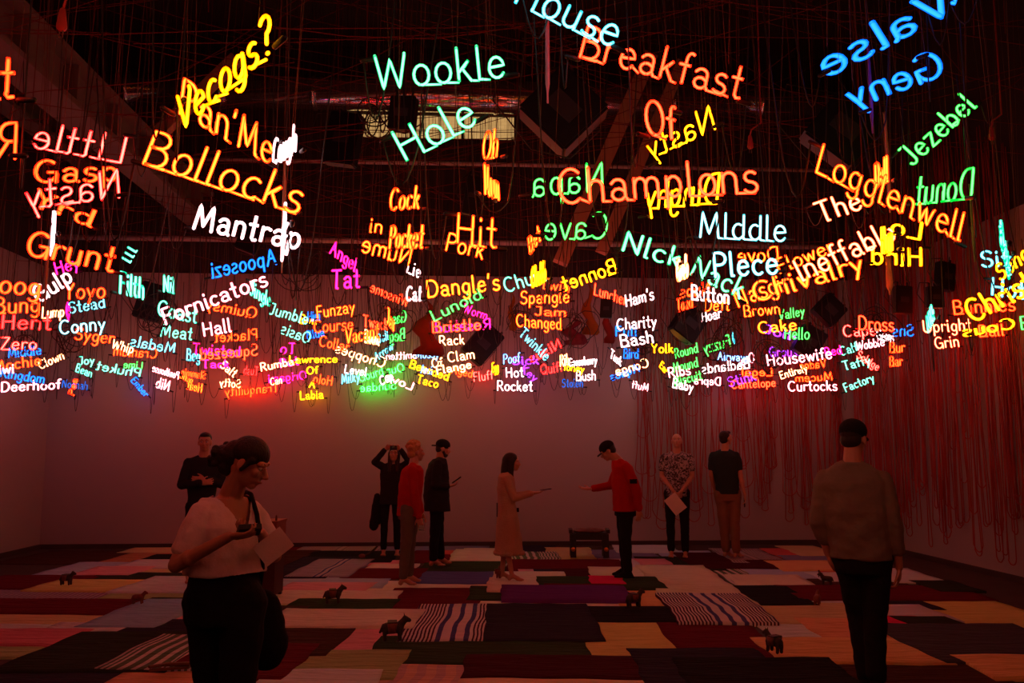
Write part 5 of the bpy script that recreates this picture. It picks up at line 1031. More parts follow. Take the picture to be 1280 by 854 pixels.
# --- H: bald man facing the camera
p = Fig(0, 'bald man in a patterned T-shirt holding a white leaflet in front of him', 178, 848, (3.12, 12.66, GZ)); p.root.scale = (0.965,)*3
p.head((.02, -.01, 1.73), (180, -12)); p.sec(p.body, [(0, .02, .93, .165, .12), (0, .02, 1.08, .15, .115), (0, .01, 1.28, .18, .12), (.01, .01, 1.46, .18, .1), (.015, .01, 1.55, .075, .065)]); p.neck((.015, .01, 1.54), .06)
aL = ((-.205, 0, 1.48), (-.215, -.02, 1.2), (-.04, -.2, .98)); aR = ((.23, 0, 1.48), (.235, -.02, 1.2), (.07, -.2, .98))
p.arm(*aL); p.arm(*aR); p.hand(aL[2], (.45, 0, -.8), (.6, 1, 0), -1, 40); p.hand(aR[2], (-.5, 0, -.8), (-.6, 1, 0), 1, 40)
LG = [((-.095, .02, .95), (-.1, .0, .5), (-.1, .03, .09)), ((.1, .02, .95), (.11, .0, .5), (.11, .03, .09))]
for l in LG: p.leg(*l); p.foot(l[2], 178)
p.finish_body(); m = MB(); p.sec(m, [(0, .02, .9, .17, .125), (0, .02, 1.08, .165, .125), (0, .01, 1.28, .19, .13), (.01, .01, 1.47, .19, .105), (.015, .01, 1.54, .095, .08)], inf=.01)
p.arm(*aL, mb=m, inf=.02, to=.3); p.arm(*aR, mb=m, inf=.02, to=.3); p.wear('patterned_tshirt', m, F_pat)
m = MB(); p.sec(m, [(0, .02, .84, .155, .115), (0, .02, .97, .165, .12)], inf=.008)
for l in LG: p.leg(*l, 1.0, m, .012, .95)
p.wear('trousers', m, F_black, .008)
def sheet(loc, M, w, h, label, bend=.02):
    Vv, Fv = [], []
    for j in range(7):
        for i in range(5):
            Vv.append(M @ V(((i/4-.5)*w, (j/6-.5)*h, bend*math.sin(j/6*2.2)))); 
    n0 = len(Vv)
    for v in Vv[:n0]: Vv.append(v+M @ V((0, 0, -.0015)))
    for j in range(6):
        for i in range(4):
            q = (j*5+i, j*5+i+1, j*5+i+6, j*5+i+5); Fv.append(q); Fv.append(tuple(n0+k for k in reversed(q)))
    o = link('leaflet', mesh_from(Vv, Fv), None, M_paper); o.location = loc; tag(o, label, 'paper'); return o
sheet(wpt(p, (-.02, -.26, .8)), rz(p) @ Matrix.Rotation(R(-38), 3, 'Y') @ Matrix.Rotation(R(90), 3, 'X'), .2, .27, 'white leaflet held in both hands by the bald man')

# --- I: man in dark T-shirt seen from behind
p = Fig(0, 'man in a dark green T-shirt and khaki trousers seen from behind before the red cords', -14, 912, (3.865, 12.62, GZ)); p.root.scale = (0.96,)*3
p.head((.0, .01, 1.78), (-48, -6)); p.sec(p.body, [(0, 0, .92, .16, .12), (0, 0, 1.08, .15, .115), (-.02, 0, 1.3, .185, .12), (-.03, 0, 1.5, .185, .1), (-.02, 0, 1.6, .07, .06)]); p.neck((-.02, 0, 1.58), .056)
aR = ((.16, -.02, 1.52), (.2, -.06, 1.2), (.25, -.08, .93)); aL = ((-.22, .03, 1.52), (-.24, .02, 1.22), (-.19, .16, .97))
p.arm(*aR); p.arm(*aL); p.hand(aR[2], (.08, .05, -1), (-1, .2, 0), 1, 35); p.hand(aL[2], (.3, .4, -.8), (1, 0, 0), 1, 35)
LG = [((-.09, 0, .94), (-.07, -.01, .5), (-.05, 0, .09)), ((.1, 0, .94), (.09, -.03, .5), (.1, -.06, .09))]
for l in LG: p.leg(*l); p.foot(l[2], -40)
p.finish_body(); p.hair('short', M_hair_d)
m = MB(); p.sec(m, [(0, 0, .94, .17, .125), (0, 0, 1.08, .165, .125), (-.02, 0, 1.3, .195, .13), (-.03, 0, 1.51, .195, .105), (-.02, 0, 1.59, .085, .075)], inf=.01)
p.arm(*aR, mb=m, inf=.02, to=.3); p.arm(*aL, mb=m, inf=.02, to=.3); p.wear('dark_tshirt', m, F_dgreen)
m = MB(); p.sec(m, [(0, 0, .84, .155, .115), (0, 0, .99, .165, .12)], inf=.01)
for l in LG: p.leg(*l, 1.0, m, .02, .93)
p.wear('khaki_trousers', m, F_khaki, .009); phone(wpt(p, (.245, -.06, .82)), rz(p) @ Matrix.Rotation(R(90), 3, 'X') @ Matrix.Rotation(R(80), 3, 'Y'), 'dark phone in the lowered hand of the man in the dark T-shirt')

# --- J: near man from behind, walking away
p = Fig(0, 'man in a grey brown sweater and black cap walking away from the viewer', -3, 1088, (2.64, 5.72, GZ), .006); p.root.scale = (0.957,)*3
p.head((-.015, .03, 1.705), (-20, 8), 1.06); p.sec(p.body, [(-.0, 0, .86, .175, .125), (-.01, 0, 1.02, .17, .12), (-.03, 0, 1.2, .19, .125), (-.04, 0, 1.43, .2, .105), (-.03, 0, 1.53, .09, .07)]); p.neck((-.03, 0, 1.53), .057)
aL = ((-.24, .0, 1.43), (-.27, -.02, 1.13), (-.22, .03, .9)); aR = ((.17, .0, 1.43), (.22, -.03, 1.12), (.235, .01, .83))
p.arm(*aL, 1.05); p.arm(*aR, 1.05); p.hand(aL[2], (.2, .35, -1), (1, .2, 0), 1, 30, 1.0); p.hand(aR[2], (-.05, .12, -1), (-1, .1, 0), -1, 32, 1.0)
LG = [((-.09, 0, .92), (-.04, .06, .5), (-.01, -.02, .1)), ((.1, 0, .92), (.07, -.02, .5), (.06, -.1, .12))]
for l in LG: p.leg(*l, 1.08)
p.finish_body(); p.hair('buzz', M_hair_d); cp = p.cap(F_black)
MB().box(p.hc+p.hM @ V((0, -.115, .035)), (.05, .006, .012), p.hM).build('cap_strap', F_black2, cp, False)
m = MB(); p.sec(m, [(-.0, 0, .88, .2, .14), (-.01, 0, 1.02, .195, .14), (-.03, 0, 1.2, .21, .145), (-.035, 0, 1.4, .215, .12), (-.035, 0, 1.48, .17, .095), (-.03, 0, 1.54, .095, .085)], inf=.01)
p.arm(*aL, 1.05, m, .016, .8); p.arm(*aR, 1.05, m, .016, .8); p.wear('grey_sweater', m, F_grey, .011)
m = MB(); p.sec(m, [(0, 0, .78, .165, .125), (0, 0, .95, .18, .13)], inf=.01)
for l in LG: p.leg(*l, 1.08, m, .016, .97)
p.wear('black_trousers', m, F_black, .01); m = MB()
for l, a in zip(LG, (-3, -8)): p.foot(l[2], a, m, 1.0, .012)
p.wear('dark_shoe', m, F_black, 0)

# --- A: woman in white T-shirt, near left, looking down at a camera in her hands
p = Fig(0, 'woman in a white V-neck T-shirt with pinned-up dark hair looking down at her hands', -138, 285, (-1.15, 4.33, GZ), .0052); p.root.scale = (.957,)*3
p.head((.105, -.1, 1.565), (-112, 26), 1.04); p.sec(p.body, [(.02, 0, .86, .185, .135), (.0, 0, 1.0, .165, .125), (.0, 0, 1.17, .165, .12), (.0, 0, 1.29, .17, .105), (.01, -.01, 1.39, .1, .075)]); p.neck((.02, -.015, 1.385), .054)
aR = ((-.125, -.11, 1.315), (-.215, -.17, 1.085), (.02, -.32, 1.225)); aL = ((.135, .12, 1.315), (.25, .02, 1.09), (.17, -.24, 1.23))
p.arm(*aR, 1.0); p.arm(*aL, .96)
p.hand(aR[2], (.95, -.25, .08), (.1, .35, 1), -1, 38, .95, 4, 50); p.hand(aL[2], (-.75, -.35, .15), (.1, .2, 1), 1, 40, .95, 4, 50)
LG = [((-.07, .06, .88), (-.03, .04, .47), (-.02, .08, .09)), ((.1, -.06, .88), (.09, -.12, .47), (.08, -.02, .09))]
for l in LG: p.leg(*l, 1.08); p.foot(l[2], -130)
p.finish_body(); p.hair('updo', M_hair_d)
m = MB(); p.sec(m, [(.01, 0, 1.02, .2, .16), (.0, 0, 1.09, .188, .15), (.0, 0, 1.17, .18, .14), (.0, -.005, 1.25, .183, .132), (.0, 0, 1.33, .17, .105), (.0, .01, 1.39, .12, .07)], inf=.012)
p.arm(*aR, 1.0, m, .024, .34); p.arm(*aL, .96, m, .022, .34)
o = p.wear('white_tshirt', m, F_white, .01)
# V neck: cut the cloth away along the neckline, leaving an edge
bm = bmesh.new(); bm.from_mesh(o.data); fw, rt = p.dirs(); kill = []
for f in bm.faces:
    c = f.calc_center_median(); q = c-V((.01, -.01, 0)); a = q.dot(rt); dpt = q.dot(fw)
    front = 1.0 if dpt > 0 else 0
    lim = (1.215+abs(a)*1.75) if dpt > -.01 else (1.385+abs(a)*.25)
    if c.z > lim and abs(a) < .12: kill.append(f)
bmesh.ops.delete(bm, geom=kill, context='FACES'); bm.to_mesh(o.data); bm.free()
m = MB(); p.sec(m, [(.02, 0, .78, .185, .14), (.015, 0, .92, .19, .145), (.01, 0, 1.06, .165, .13)], inf=.006)
for l in LG: p.leg(*l, 1.1, m, .024, .97)
p.wear('black_trousers', m, F_black, .008)
t = empty('compact_camera', wpt(p, (.11, -.33, 1.255))); Mx_ = rz(p) @ Matrix.Rotation(R(12), 3, 'Z') @ Matrix.Rotation(R(-35), 3, 'X')
MB().box((0, 0, 0), (.1, .06, .025), Mx_).build('camera_case', M_blackm, t, False); MB().box(Mx_ @ V((.0, -.0, .0135)), (.06, .045, .003), Mx_).build('display', surf('dull_blue_glass', (.05, .14, .2), .15, spec=.8), t, False)
tag(t, 'small camera with a bluish display in the hands of the woman in white', 'camera')
sheet(wpt(p, (.225, -.3, 1.17)), rz(p) @ Matrix.Rotation(R(-38), 3, 'Y') @ Matrix.Rotation(R(75), 3, 'X'), .15, .11, 'folded white leaflet held under the camera by the woman in white', .008)
# shoulder bag on her far hip, strap across the shoulder
bg = empty('shoulder_bag', wpt(p, (.2, .1, .72))); bg.rotation_euler = p.root.rotation_euler; m = MB()
m.ell((0, 0, 0), (.115, .07, .19)); m.ell((.03, 0, -.08), (.1, .07, .13)); link('bag_body', remeshed(m, .009, 4, fold=.008), bg, F_black)
MB().tube([(-.02, -.03, .16), (-.01, -.12, .3), (-.025, -.16, .44), (-.045, -.135, .56), (-.075, -.07, .655), (-.1, .0, .665), (-.15, .05, .55), (-.12, .09, .35), (-.03, .03, .17)], .011, 6).build('bag_strap', F_black, bg)
tag(bg, 'black shoulder bag hanging at the hip of the woman in white', 'bag')

# ------------------------------------------------------------------ things on the floor
st = empty('saddle_stool', (1.84, 12.78, .03), R(-5)); M_wood_d = surf('black_wood', (.015, .012, .012), .4, var=.3, spec=.5)
for sx in (-1, 1):
    for sy in (-1, 1): MB().loft([[V((sx*(.235+.0*i)+a*.042, sy*.12+b*.035, .0+i*.335)) for a, b in ((-1, -1), (1, -1), (1, 1), (-1, 1))] for i in (0, 1)]).build('leg', M_wood_d, st, False)
    MB().tube([(sx*.237, -.158, .12), (sx*.237, -.168, .12)], .032, 14).build('brass_disc', surf('worn_brass', (.7, .3, .08), .35, .9), st)
    MB().box((sx*.27, 0, .37), (.05, .3, .05)).build('end_rail', M_wood_d, st, False)
MB().box((0, 0, .3), (.52, .29, .1)).build('seat_frame', M_wood_d, st, False)
m = MB(); m.ell((0, 0, .37), (.235, .15, .045)); link('seat_cushion', remeshed(m, .01, 3, fold=.012), st, surf('worn_leather', (.14, .06, .04), .4, var=.6, scale=20)); tag(st, 'low black wooden stool with a worn leather cushion and brass discs', 'stool')
bx = empty('upright_box', (-2.15, 9.62, .03), R(-4)); M_rb = surf('red_brown_board', (.2, .05, .025), .6, var=.3, scale=5, stretch=(1, 1, 4))
MB().box((0, 0, .28), (.38, .34, .5)).build('lower_case', surf('dark_red_board', (.05, .01, .01), .6, var=.3), bx, False)
MB().box((0, .0, .655), (.4, .36, .25)).build('upper_case', M_rb, bx, False); MB().box((0, .0, .79), (.42, .38, .02)).build('lid', M_rb, bx, False)
for sx in (-.16, .16):
    for sy in (-.14, .14): MB().box((sx, sy, .015), (.05, .05, .03)).build('foot', M_wood_d, bx, False)
MB().limb((.17, -.1, .8), (.17, -.1, .85), .012, .008).build('knob', M_line, bx); tag(bx, 'upright red brown box with a darker lower half behind the woman in white', 'box')
M_fig = surf('painted_clay', (.16, .05, .03), .6, var=.7, scale=30); M_fig2 = surf('dark_clay', (.04, .03, .02), .6, var=.7, scale=30)
def animal(px, d3, loc, face, s, mat, label, pann=True):
    t = empty('animal_figurine', loc, R(face)); m = MB()
    m.limb((-.06*s, 0, .105*s), (.05*s, 0, .11*s), .055*s, .052*s); m.limb((.07*s, 0, .14*s), (.11*s, 0, .185*s), .038*s, .03*s); m.limb((.11*s, 0, .19*s), (.15*s, 0, .175*s), .03*s, .02*s)
    for sy in (-1, 1):
        m.limb((.105*s, sy*.012*s, .2*s), (.1*s, sy*.02*s, .24*s), .008*s, .005*s, 6)
        for lx in (-.075, .065): m.limb((lx*s, sy*.024*s, .1*s), ((lx-.005)*s, sy*.03*s, .05*s), .028*s, .02*s, 8); m.limb(((lx-.005)*s, sy*.026*s, .05*s), (lx*s, sy*.03*s, .008*s), .02*s, .019*s, 8)
    m.limb((-.1*s, 0, .14*s), (-.125*s, 0, .07*s), .009*s, .012*s, 6); link('body', remeshed(m, .006, 1), t, mat)
    if pann:
        for sy in (-1, 1):
            b = MB(); b.loft([[V(((.035+.012*k)*s*math.cos(a)-.01*s, sy*.06*s+(.022+.008*k)*s*math.sin(a), (.07+.09*k)*s)) for a in [2*math.pi*q/10 for q in range(10)]] for k in (0, 1)]).build('pannier', M_fig, t)
        MB().box((-.01*s, 0, .165*s), (.09*s, .13*s, .012*s)).build('saddle_cloth', M_fig2, t, False)
    tag(t, label, 'figurine', 'small figurines standing on the cloths')
for (x, y, f, s, mt, lab, pn) in GROUNDFIG: animal(0, 0, (x, y, .05), f, s, (M_fig, M_fig2)[mt], lab, pn)
sc = empty('wooden_scraps', (SCRAP[0], SCRAP[1], .05), R(12)); b = 0
for k, (x, y, a, l) in enumerate(((0, 0, 5, .26), (.03, .05, -14, .22), (-.06, .02, 30, .16), (.08, -.02, -3, .2))):
    MB().box((x, y, .012+.012*k), (l, .035, .014), Matrix.Rotation(R(a), 3, 'Z')).build('wooden_slat', surf('rough_wood', (.14, .07, .03), .8, var=.4), sc, False)
tag(sc, 'little heap of rough wooden slats on the striped cloth beside the woman in white', 'wood')
st = empty('leaning_stick', (STICK[0], STICK[1], .04)); MB().tube([(-.1, 0, .012), (0, 0, .06), (.12, 0, .17)], [.016, .018, .012], 8).build('stick_shaft', M_fig2, st); MB().ell((-.1, 0, .03), (.05, .035, .03)).build('stick_foot', M_fig, st)
tag(st, 'short dark stick-like figurine behind the feet of the person photographing overhead', 'figurine')

# ------------------------------------------------------------------ neon words
_G = {}
def glyph_mesh(ch, rad, sides):
    k = (ch, rad, sides)
    if k not in _G:
        b_ = MB(); runs = [[]]
        for q in FONT[ch][1]:
            if q is None: runs.append([])
            else: runs[-1].append(q)
        for pts in runs: glyph_run(b_, pts, rad, sides)
        _G[k] = b_.mesh()
    return _G[k]
def glyph_run(b_, pts, rad, sides):
    if True:
        P = [Vector((pts[0][0], 0, pts[0][1]))]
        for a, b in zip(pts, pts[1:]):
            A, B = Vector((a[0], 0, a[1])), Vector((b[0], 0, b[1])); d = (B-A).length
            if d < .02: continue
            back = len(P) > 1 and (P[-1]-P[-2]).normalized().dot((B-A).normalized()) < -.8
            off = Vector((0, .03, 0)) if back else Vector((0, 0, 0))
            if d > .25: P.append(A.lerp(B, .08/d)+off*.5); P.append(A.lerp(B, 1-.08/d)+off)
            P.append(B)
        b_.tube(P, rad, sides)
        for q in (P[0], P[-1]): b_.ell(q, (rad,)*3, None, sides, 4)
_blk = MB(); _blk.limb((0, 0, 0), (-.055, 0, 0), .011, .011, 8); _elm = _blk.mesh(); _elm.materials.append(M_blackm)
FILL_WORDS = []  # unseen neon words, added above the camera to brighten the floor
for k, (tx, c, u, v, an) in enumerate((('Velvet', 'cream', -4.83, -1.42, -66), ('Basket', 'oran', -3.65, -1.66, -37), ('Pillow', 'yel', -1.56, -1.53, -2), ('Garden', 'wht', -0.15, -1.72, -71), ('Flute', 'peach', 1.75, -1.74, 30), ('Oyster', 'cream', 3.48, -1.48, 50), ('Lantern', 'wht', 5.37, -1.58, 33), ('Honest', 'yel', -5.1, -0.74, -73), ('Meadow', 'oran', -3.48, -0.73, 17), ('Ribbon', 'ora2', -1.75, -0.75, -38), ('Copper', 'wht', 0.04, -1.01, -74), ('Tulip', 'pw', 1.51, -1.03, 50), ('Saddle', 'ored', 3.41, -0.7, 63), ('Temple', 'cream', 4.91, -0.74, 26), ('Candle', 'oran', -4.96, -0.04, 13), ('Velour', 'yel', -3.23, -0.26, 34), ('Marble', 'wht', -1.9, -0.1, 38), ('Window', 'peach', 0.09, -0.3, -9), ('Walnut', 'cream', 1.95, -0.2, 10), ('Pepper', 'wht', 3.5, -0.22, 38), ('Feather', 'yel', 5.01, -0.11, 62), ('Sugar', 'oran', -4.97, 0.49, -24), ('Trumpet', 'ora2', -3.14, 0.63, -38), ('Willow', 'wht', -1.47, 0.55, 42), ('Orchid', 'pw', -0.11, 0.68, 49), ('Mitten', 'ored', 1.74, 0.5, 77), ('Barrel', 'cream', 3.45, 0.42, -27), ('Silver', 'oran', 5.09, 0.45, 79), ('Button', 'yel', -4.87, 1.31, 7), ('Cradle', 'wht', -3.26, 1.36, -32), ('Dimple', 'peach', -1.4, 1.04, 67), ('Engine', 'cream', 0.09, 1.11, -22), ('Fiddle', 'wht', 1.81, 1.37, 53), ('Goblet', 'yel', 3.18, 1.11, -27), ('Hammer', 'oran', 5.37, 1.02, -72), ('Island', 'ora2', -5.37, 1.84, -17), ('Jacket', 'wht', -3.3, 1.73, -63), ('Kettle', 'pw', -1.98, 1.99, -75), ('Ladder', 'ored', -0.08, 1.75, -40), ('Magnet', 'cream', 1.84, 1.91, -80), ('Napkin', 'oran', 3.33, 1.72, -17), ('Onion', 'yel', 4.89, 1.71, 8), ('Parcel', 'wht', -4.84, 2.65, -52), ('Quarry', 'peach', -3.53, 2.6, -2), ('Radish', 'cream', -1.73, 2.71, -69), ('Sailor', 'wht', 0.24, 2.7, 79), ('Teapot', 'yel', 1.82, 2.59, -23), ('Urchin', 'oran', 3.16, 2.67, -54), ('Vessel', 'ora2', 4.81, 2.72, -48))):
    an = R(an); l_ = layout(tx)[0]*.15; dx_, dy_ = math.cos(an)*l_/2, math.sin(an)*l_/2; z_ = 3.25+.12*(k % 4)
    FILL_WORDS.append((tx, c, u-dx_, v-dy_, z_, u+dx_, v+dy_, z_, .15, f'neon word {tx} hung straight overhead, above the viewer'))
for idx, (text, colr, x0, y0, z0, x1, y1, z1, cap, lab) in enumerate(SIGNS+FILL_WORDS):
    rs = random.Random(idx*7+1)
    a, b = Vector((x0, y0, z0)), Vector((x1, y1, z1)); ux = (b-a); Ln = ux.length; ux.normalize()
    up = Vector((0, 0, 1)); uz = (up-ux*up.dot(ux)).normalized(); uy = uz.cross(ux)
    Mx = Matrix((ux, uy, uz)).transposed().to_4x4(); Mx.translation = a
    root = empty('neon_word'); root.matrix_world = Mx
    tag(root, lab, 'neon sign', 'neon words hung from the ceiling')
    Wd, L = layout(text); sx = Ln/Wd; near = (a.length < 6.0)
    thin = .65 if (near and colr == 'blue') else 1.0
    rad = (.048 if near else .07)*.15/cap*(1.0 if cap > .12 else .88); sides = 8 if near else 5
    rad = round(rad*thin, 3); mat = NEON[colr]; prev = None
    L = [(ch, xo, pts[:pts.index(None)] if None in pts else pts) for ch, xo, pts in L]
    for ch, xo, pts in L:
        o = link('letter', glyph_mesh(ch, rad, sides), root)
        if len(o.data.materials) == 0: o.data.materials.append(None)
        o.material_slots[0].link = 'OBJECT'; o.material_slots[0].material = mat
        o.location = (xo*sx, 0, 0); o.scale = (sx, cap, cap)
        p0 = Vector(((xo)*sx+pts[0][0]*sx, .012, pts[0][1]*cap)); p1 = Vector((xo*sx+pts[-1][0]*sx, .012, pts[-1][1]*cap))
        if prev is not None and near and abs(prev.z) < .02 and prev.x < p0.x+.02:
            MB().tube([prev-Vector((0, .01, 0)), Vector((p0.x, .012, 0))], rad*cap*.8, 6).build('joining_tube', mat, root)
        prev = p1
        if ch == L[0][0] and 'first' not in locals(): pass
    f0 = L[0][2][0]; e0 = link('electrode', _elm, root); e0.location = (f0[0]*sx-.005, .03, f0[1]*cap)
    l0 = L[-1]; e1 = link('electrode', _elm, root); e1.location = ((l0[1]+l0[2][-1][0])*sx+.06, .03, l0[2][-1][1]*cap)
    inv = Mx.inverted()
    for k, fr in enumerate((.12, .88)):
        p = Vector((Ln*fr, .0, cap*.98)); w = Mx @ p
        ztop = ZT
        top = Vector((max(XL+.1, min(XR-.1, w.x+rs.uniform(-.35, .35))), min(YB-.2, w.y+rs.uniform(-.2, .2)), ztop))
        MB().tube([p, inv @ top], .0013 if near else .0022, 4).build('hanging_line', M_line, root)
    # supply cable: sags from one electrode, then climbs away
    for k, fr in enumerate((0, 1)):
        if near and k: continue
        p = e0.location.copy()-Vector((.05, 0, 0)) if k == 0 else e1.location.copy()
        w = Mx @ p; sg = rs.uniform(.08, .34); dx = rs.uniform(-.2, .2); pts = []
        top = w+Vector((dx*1.4, rs.uniform(.02, .2), rs.uniform(.5, 1.3)))
        for j in range(13):
            t = j/12; q = w.lerp(top, max(0, (t-.45)/.55)) if t > .45 else w.copy()
            q = Vector((w.x+(top.x-w.x)*t, min(YB-.05, w.y+(top.y-w.y)*t), w.z-sg*math.sin(math.pi*min(1, t/.62)) if t < .62 else w.z+(top.z-w.z)*((t-.62)/.38)))
            pts.append(inv @ q)
        MB().tube(pts, .004, 5).build('supply_cable', M_cord2, root)

# ------------------------------------------------------------------ cords hanging on the walls
def cord_loop(x0, x1, ztop, zlow, wall, label, group, mat=None, seed=0):
    """a doubled length of cord hanging flat against a wall; x along the wall"""
    rs = random.Random(seed); pts = []
    off = rs.uniform(.03, .16); A = rs.uniform(.0, .03)
    n = 12; hw = abs(x1-x0)/2
    ph1, ph2 = rs.uniform(0, 6), rs.uniform(0, 6)
    neck = rs.uniform(.25, .9)
    def xx(t, side):
        # t 1 top .. 0 bottom: the two strands draw together towards the top
        w = hw*(1-(t**.6)*neck); c = (x0+x1)/2+A*math.sin(3*t*3+ph1)+ .02*math.sin(11*t+ph2+side)
        return c+side*w
    for i in range(n+1): t = 1-i/n; pts.append((xx(t, -1), zlow+hw+(ztop-zlow-hw)*t))
    for i in range(1, 8):
        a = math.pi+math.pi*i/8; pts.append(((x0+x1)/2+hw*math.cos(a)+A*math.sin(ph1), zlow+hw+hw*math.sin(a)))
    for i in range(n+1): t = i/n; pts.append((xx(t, 1), zlow+hw+(ztop-zlow-hw)*t))
    if wall == 'back': P = [Vector((u, YB-off, z)) for u, z in pts]
    else: P = [Vector((XR-off, u, z)) for u, z in pts]
    o = MB().tube(P, .0072, 5).build('extension_cord', mat or M_cord)
    tag(o, label, 'cord', group)
ORD = 'first second third fourth fifth sixth seventh eighth ninth tenth eleventh twelfth thirteenth fourteenth fifteenth sixteenth seventeenth eighteenth nineteenth twentieth twenty-first twenty-second twenty-third twenty-fourth twenty-fifth twenty-sixth'.split()
rs = random.Random(5)
for k in range(14):
    c = 3.05+k*.27+rs.uniform(-.05, .05)
    for j in range(rs.choice((4, 5, 6))):
        w = rs.uniform(.02, .1) if rs.random() < .75 else rs.uniform(.1, .19); x = c+rs.uniform(-.055, .055); x = min(x, XR-.3)
        cord_loop(x-w, x+w, rs.uniform(4.3, 5.6), rs.uniform(.25, 1.3) if rs.random() < .85 else rs.uniform(1.6, 2.6), 'back', f'long orange red cord looped down the end wall in the {ORD[k]} bundle from the stool', 'cords on the end wall', seed=k*20+j)
for k in range(26):
    c = 14.2-k*.17+rs.uniform(-.04, .04)
    for j in range(rs.choice((3, 4, 5))):
        w = rs.uniform(.015, .1); y = min(14.2, c+rs.uniform(-.06, .06))
        cord_loop(y-w, y+w, rs.uniform(4.5, 6.2), rs.uniform(.2, 1.2) if rs.random() < .85 else rs.uniform(1.5, 2.6), 'right', f'long orange red cord looped down the side wall in the {ORD[k]} bundle from the corner', 'cords on the side wall', seed=1000+k*20+j)

# ------------------------------------------------------------------ cords strung through the roof space (beyond counting)
def tangle(n, seed, zr, vert, name, r, mat, yr=(4.5, 14.0)):
    rs = random.Random(seed); b = MB()
    for i in range(n):
        if vert:
            x, y = rs.uniform(-6.2, 6.2), rs.uniform(*yr); z0 = rs.uniform(3.9, 5.2)
            P = [Vector((x, y, z0)), Vector((x+rs.uniform(-.1, .1), y, (z0+ZT)/2)), Vector((x+rs.uniform(-.15, .15), y, ZT))]
        else:
            a = Vector((rs.uniform(-6.5, 6.5), rs.uniform(*yr), rs.uniform(*zr))); th = rs.uniform(-.5, .5)+(math.pi if rs.random() < .5 else 0)
            l = rs.uniform(2, 7); c = a+Vector((math.cos(th)*l, math.sin(th)*l*.6, rs.uniform(-1.6, 1.6)))
            c.x = max(-6.5, min(6.5, c.x)); c.y = max(4.2, min(14.3, c.y)); c.z = max(zr[0], min(ZT-.1, c.z))
            mid = (a+c)/2-Vector((0, 0, rs.uniform(0, .25)))
            P = [a, a.lerp(mid, .5)-Vector((0, 0, .03)), mid, mid.lerp(c, .5)-Vector((0, 0, .03)), c]
        b.tube(P, r, 4, caps=False)
    o = b.build(name, mat); tag(o, 'mass of thin red cords strung across the dark roof space', 'cords', None, 'stuff')
tangle(220, 3, (4.3, 7.9), False, 'roof_cords', .004, M_string)
tangle(80, 9, (4.3, 7.9), True, 'drop_cords', .0035, M_string)
# the same above the words in front
tangle(55, 17, (4.4, 6.5), False, 'roof_cords', .0025, M_string, (2.5, 6))

# ------------------------------------------------------------------ transformer boxes, straps, coils, plugs
M_box = surf('black_enamel', (.006, .007, .012), .5, var=.3, spec=.2)
def camera_point(px, py, d):
    x = (px-640)/1080; z = -(py-427)/1080; p = R(7.02); q = R(3.2)
    y2 = math.cos(p)-z*math.sin(p); z2 = math.sin(p)+z*math.cos(p)
    return Vector((x*math.cos(q)+y2*math.sin(q), -x*math.sin(q)+y2*math.cos(q), z2))*d+Vector((0, 0, 1.6))
def transformer(loc, s, roll, yaw, label, h=1.0):
    t = empty('transformer_box', loc, yaw); Mr = Matrix.Rotation(roll, 3, 'Y')
    bm = bmesh.new(); bmesh.ops.create_cube(bm, size=1)
    for v in bm.verts: v.co = Mr @ Vector((v.co.x*s, v.co.y*s*.5, v.co.z*s*h))
    bmesh.ops.bevel(bm, geom=bm.edges[:], offset=s*.04, segments=2, affect='EDGES')
    me = bpy.data.meshes.new('mesh'); bm.to_mesh(me); bm.free(); link('case', me, t, M_box)
    MB().box(Mr @ Vector((0, -s*.27, 0)), (s*.5, .006, s*.3), Mr).build('rating_plate', surf('dull_plate', (.02, .02, .03), .6), t, False)
    for sx in (-.3, .3):
        MB().tube([Mr @ Vector((sx*s, 0, s*h*.5)), Mr @ Vector((sx*s, 0, s*h*.5+.05))], s*.05, 8).build('terminal', M_blackm, t)
    top = ZT-loc[2]
    MB().tube([Mr @ Vector((0, 0, s*h*.5)), (0, .02, s), (0, .02, top)], .004, 5).build('hanging_line', M_cord2, t)
    MB().tube([Mr @ Vector((-.3*s, 0, s*h*.5+.05)), (-s*.9, 0, s*.9), (-s*1.1, 0, s*.2), (-s*.5, 0, -s*.6), (s*.1, 0, -s*.75), (s*.6, .1, -s*.2), (s*.8, .1, s*1.2)], .006, 6).build('supply_cable', M_cord2, t)
    tag(t, label, 'transformer', 'transformer boxes hung above the words')
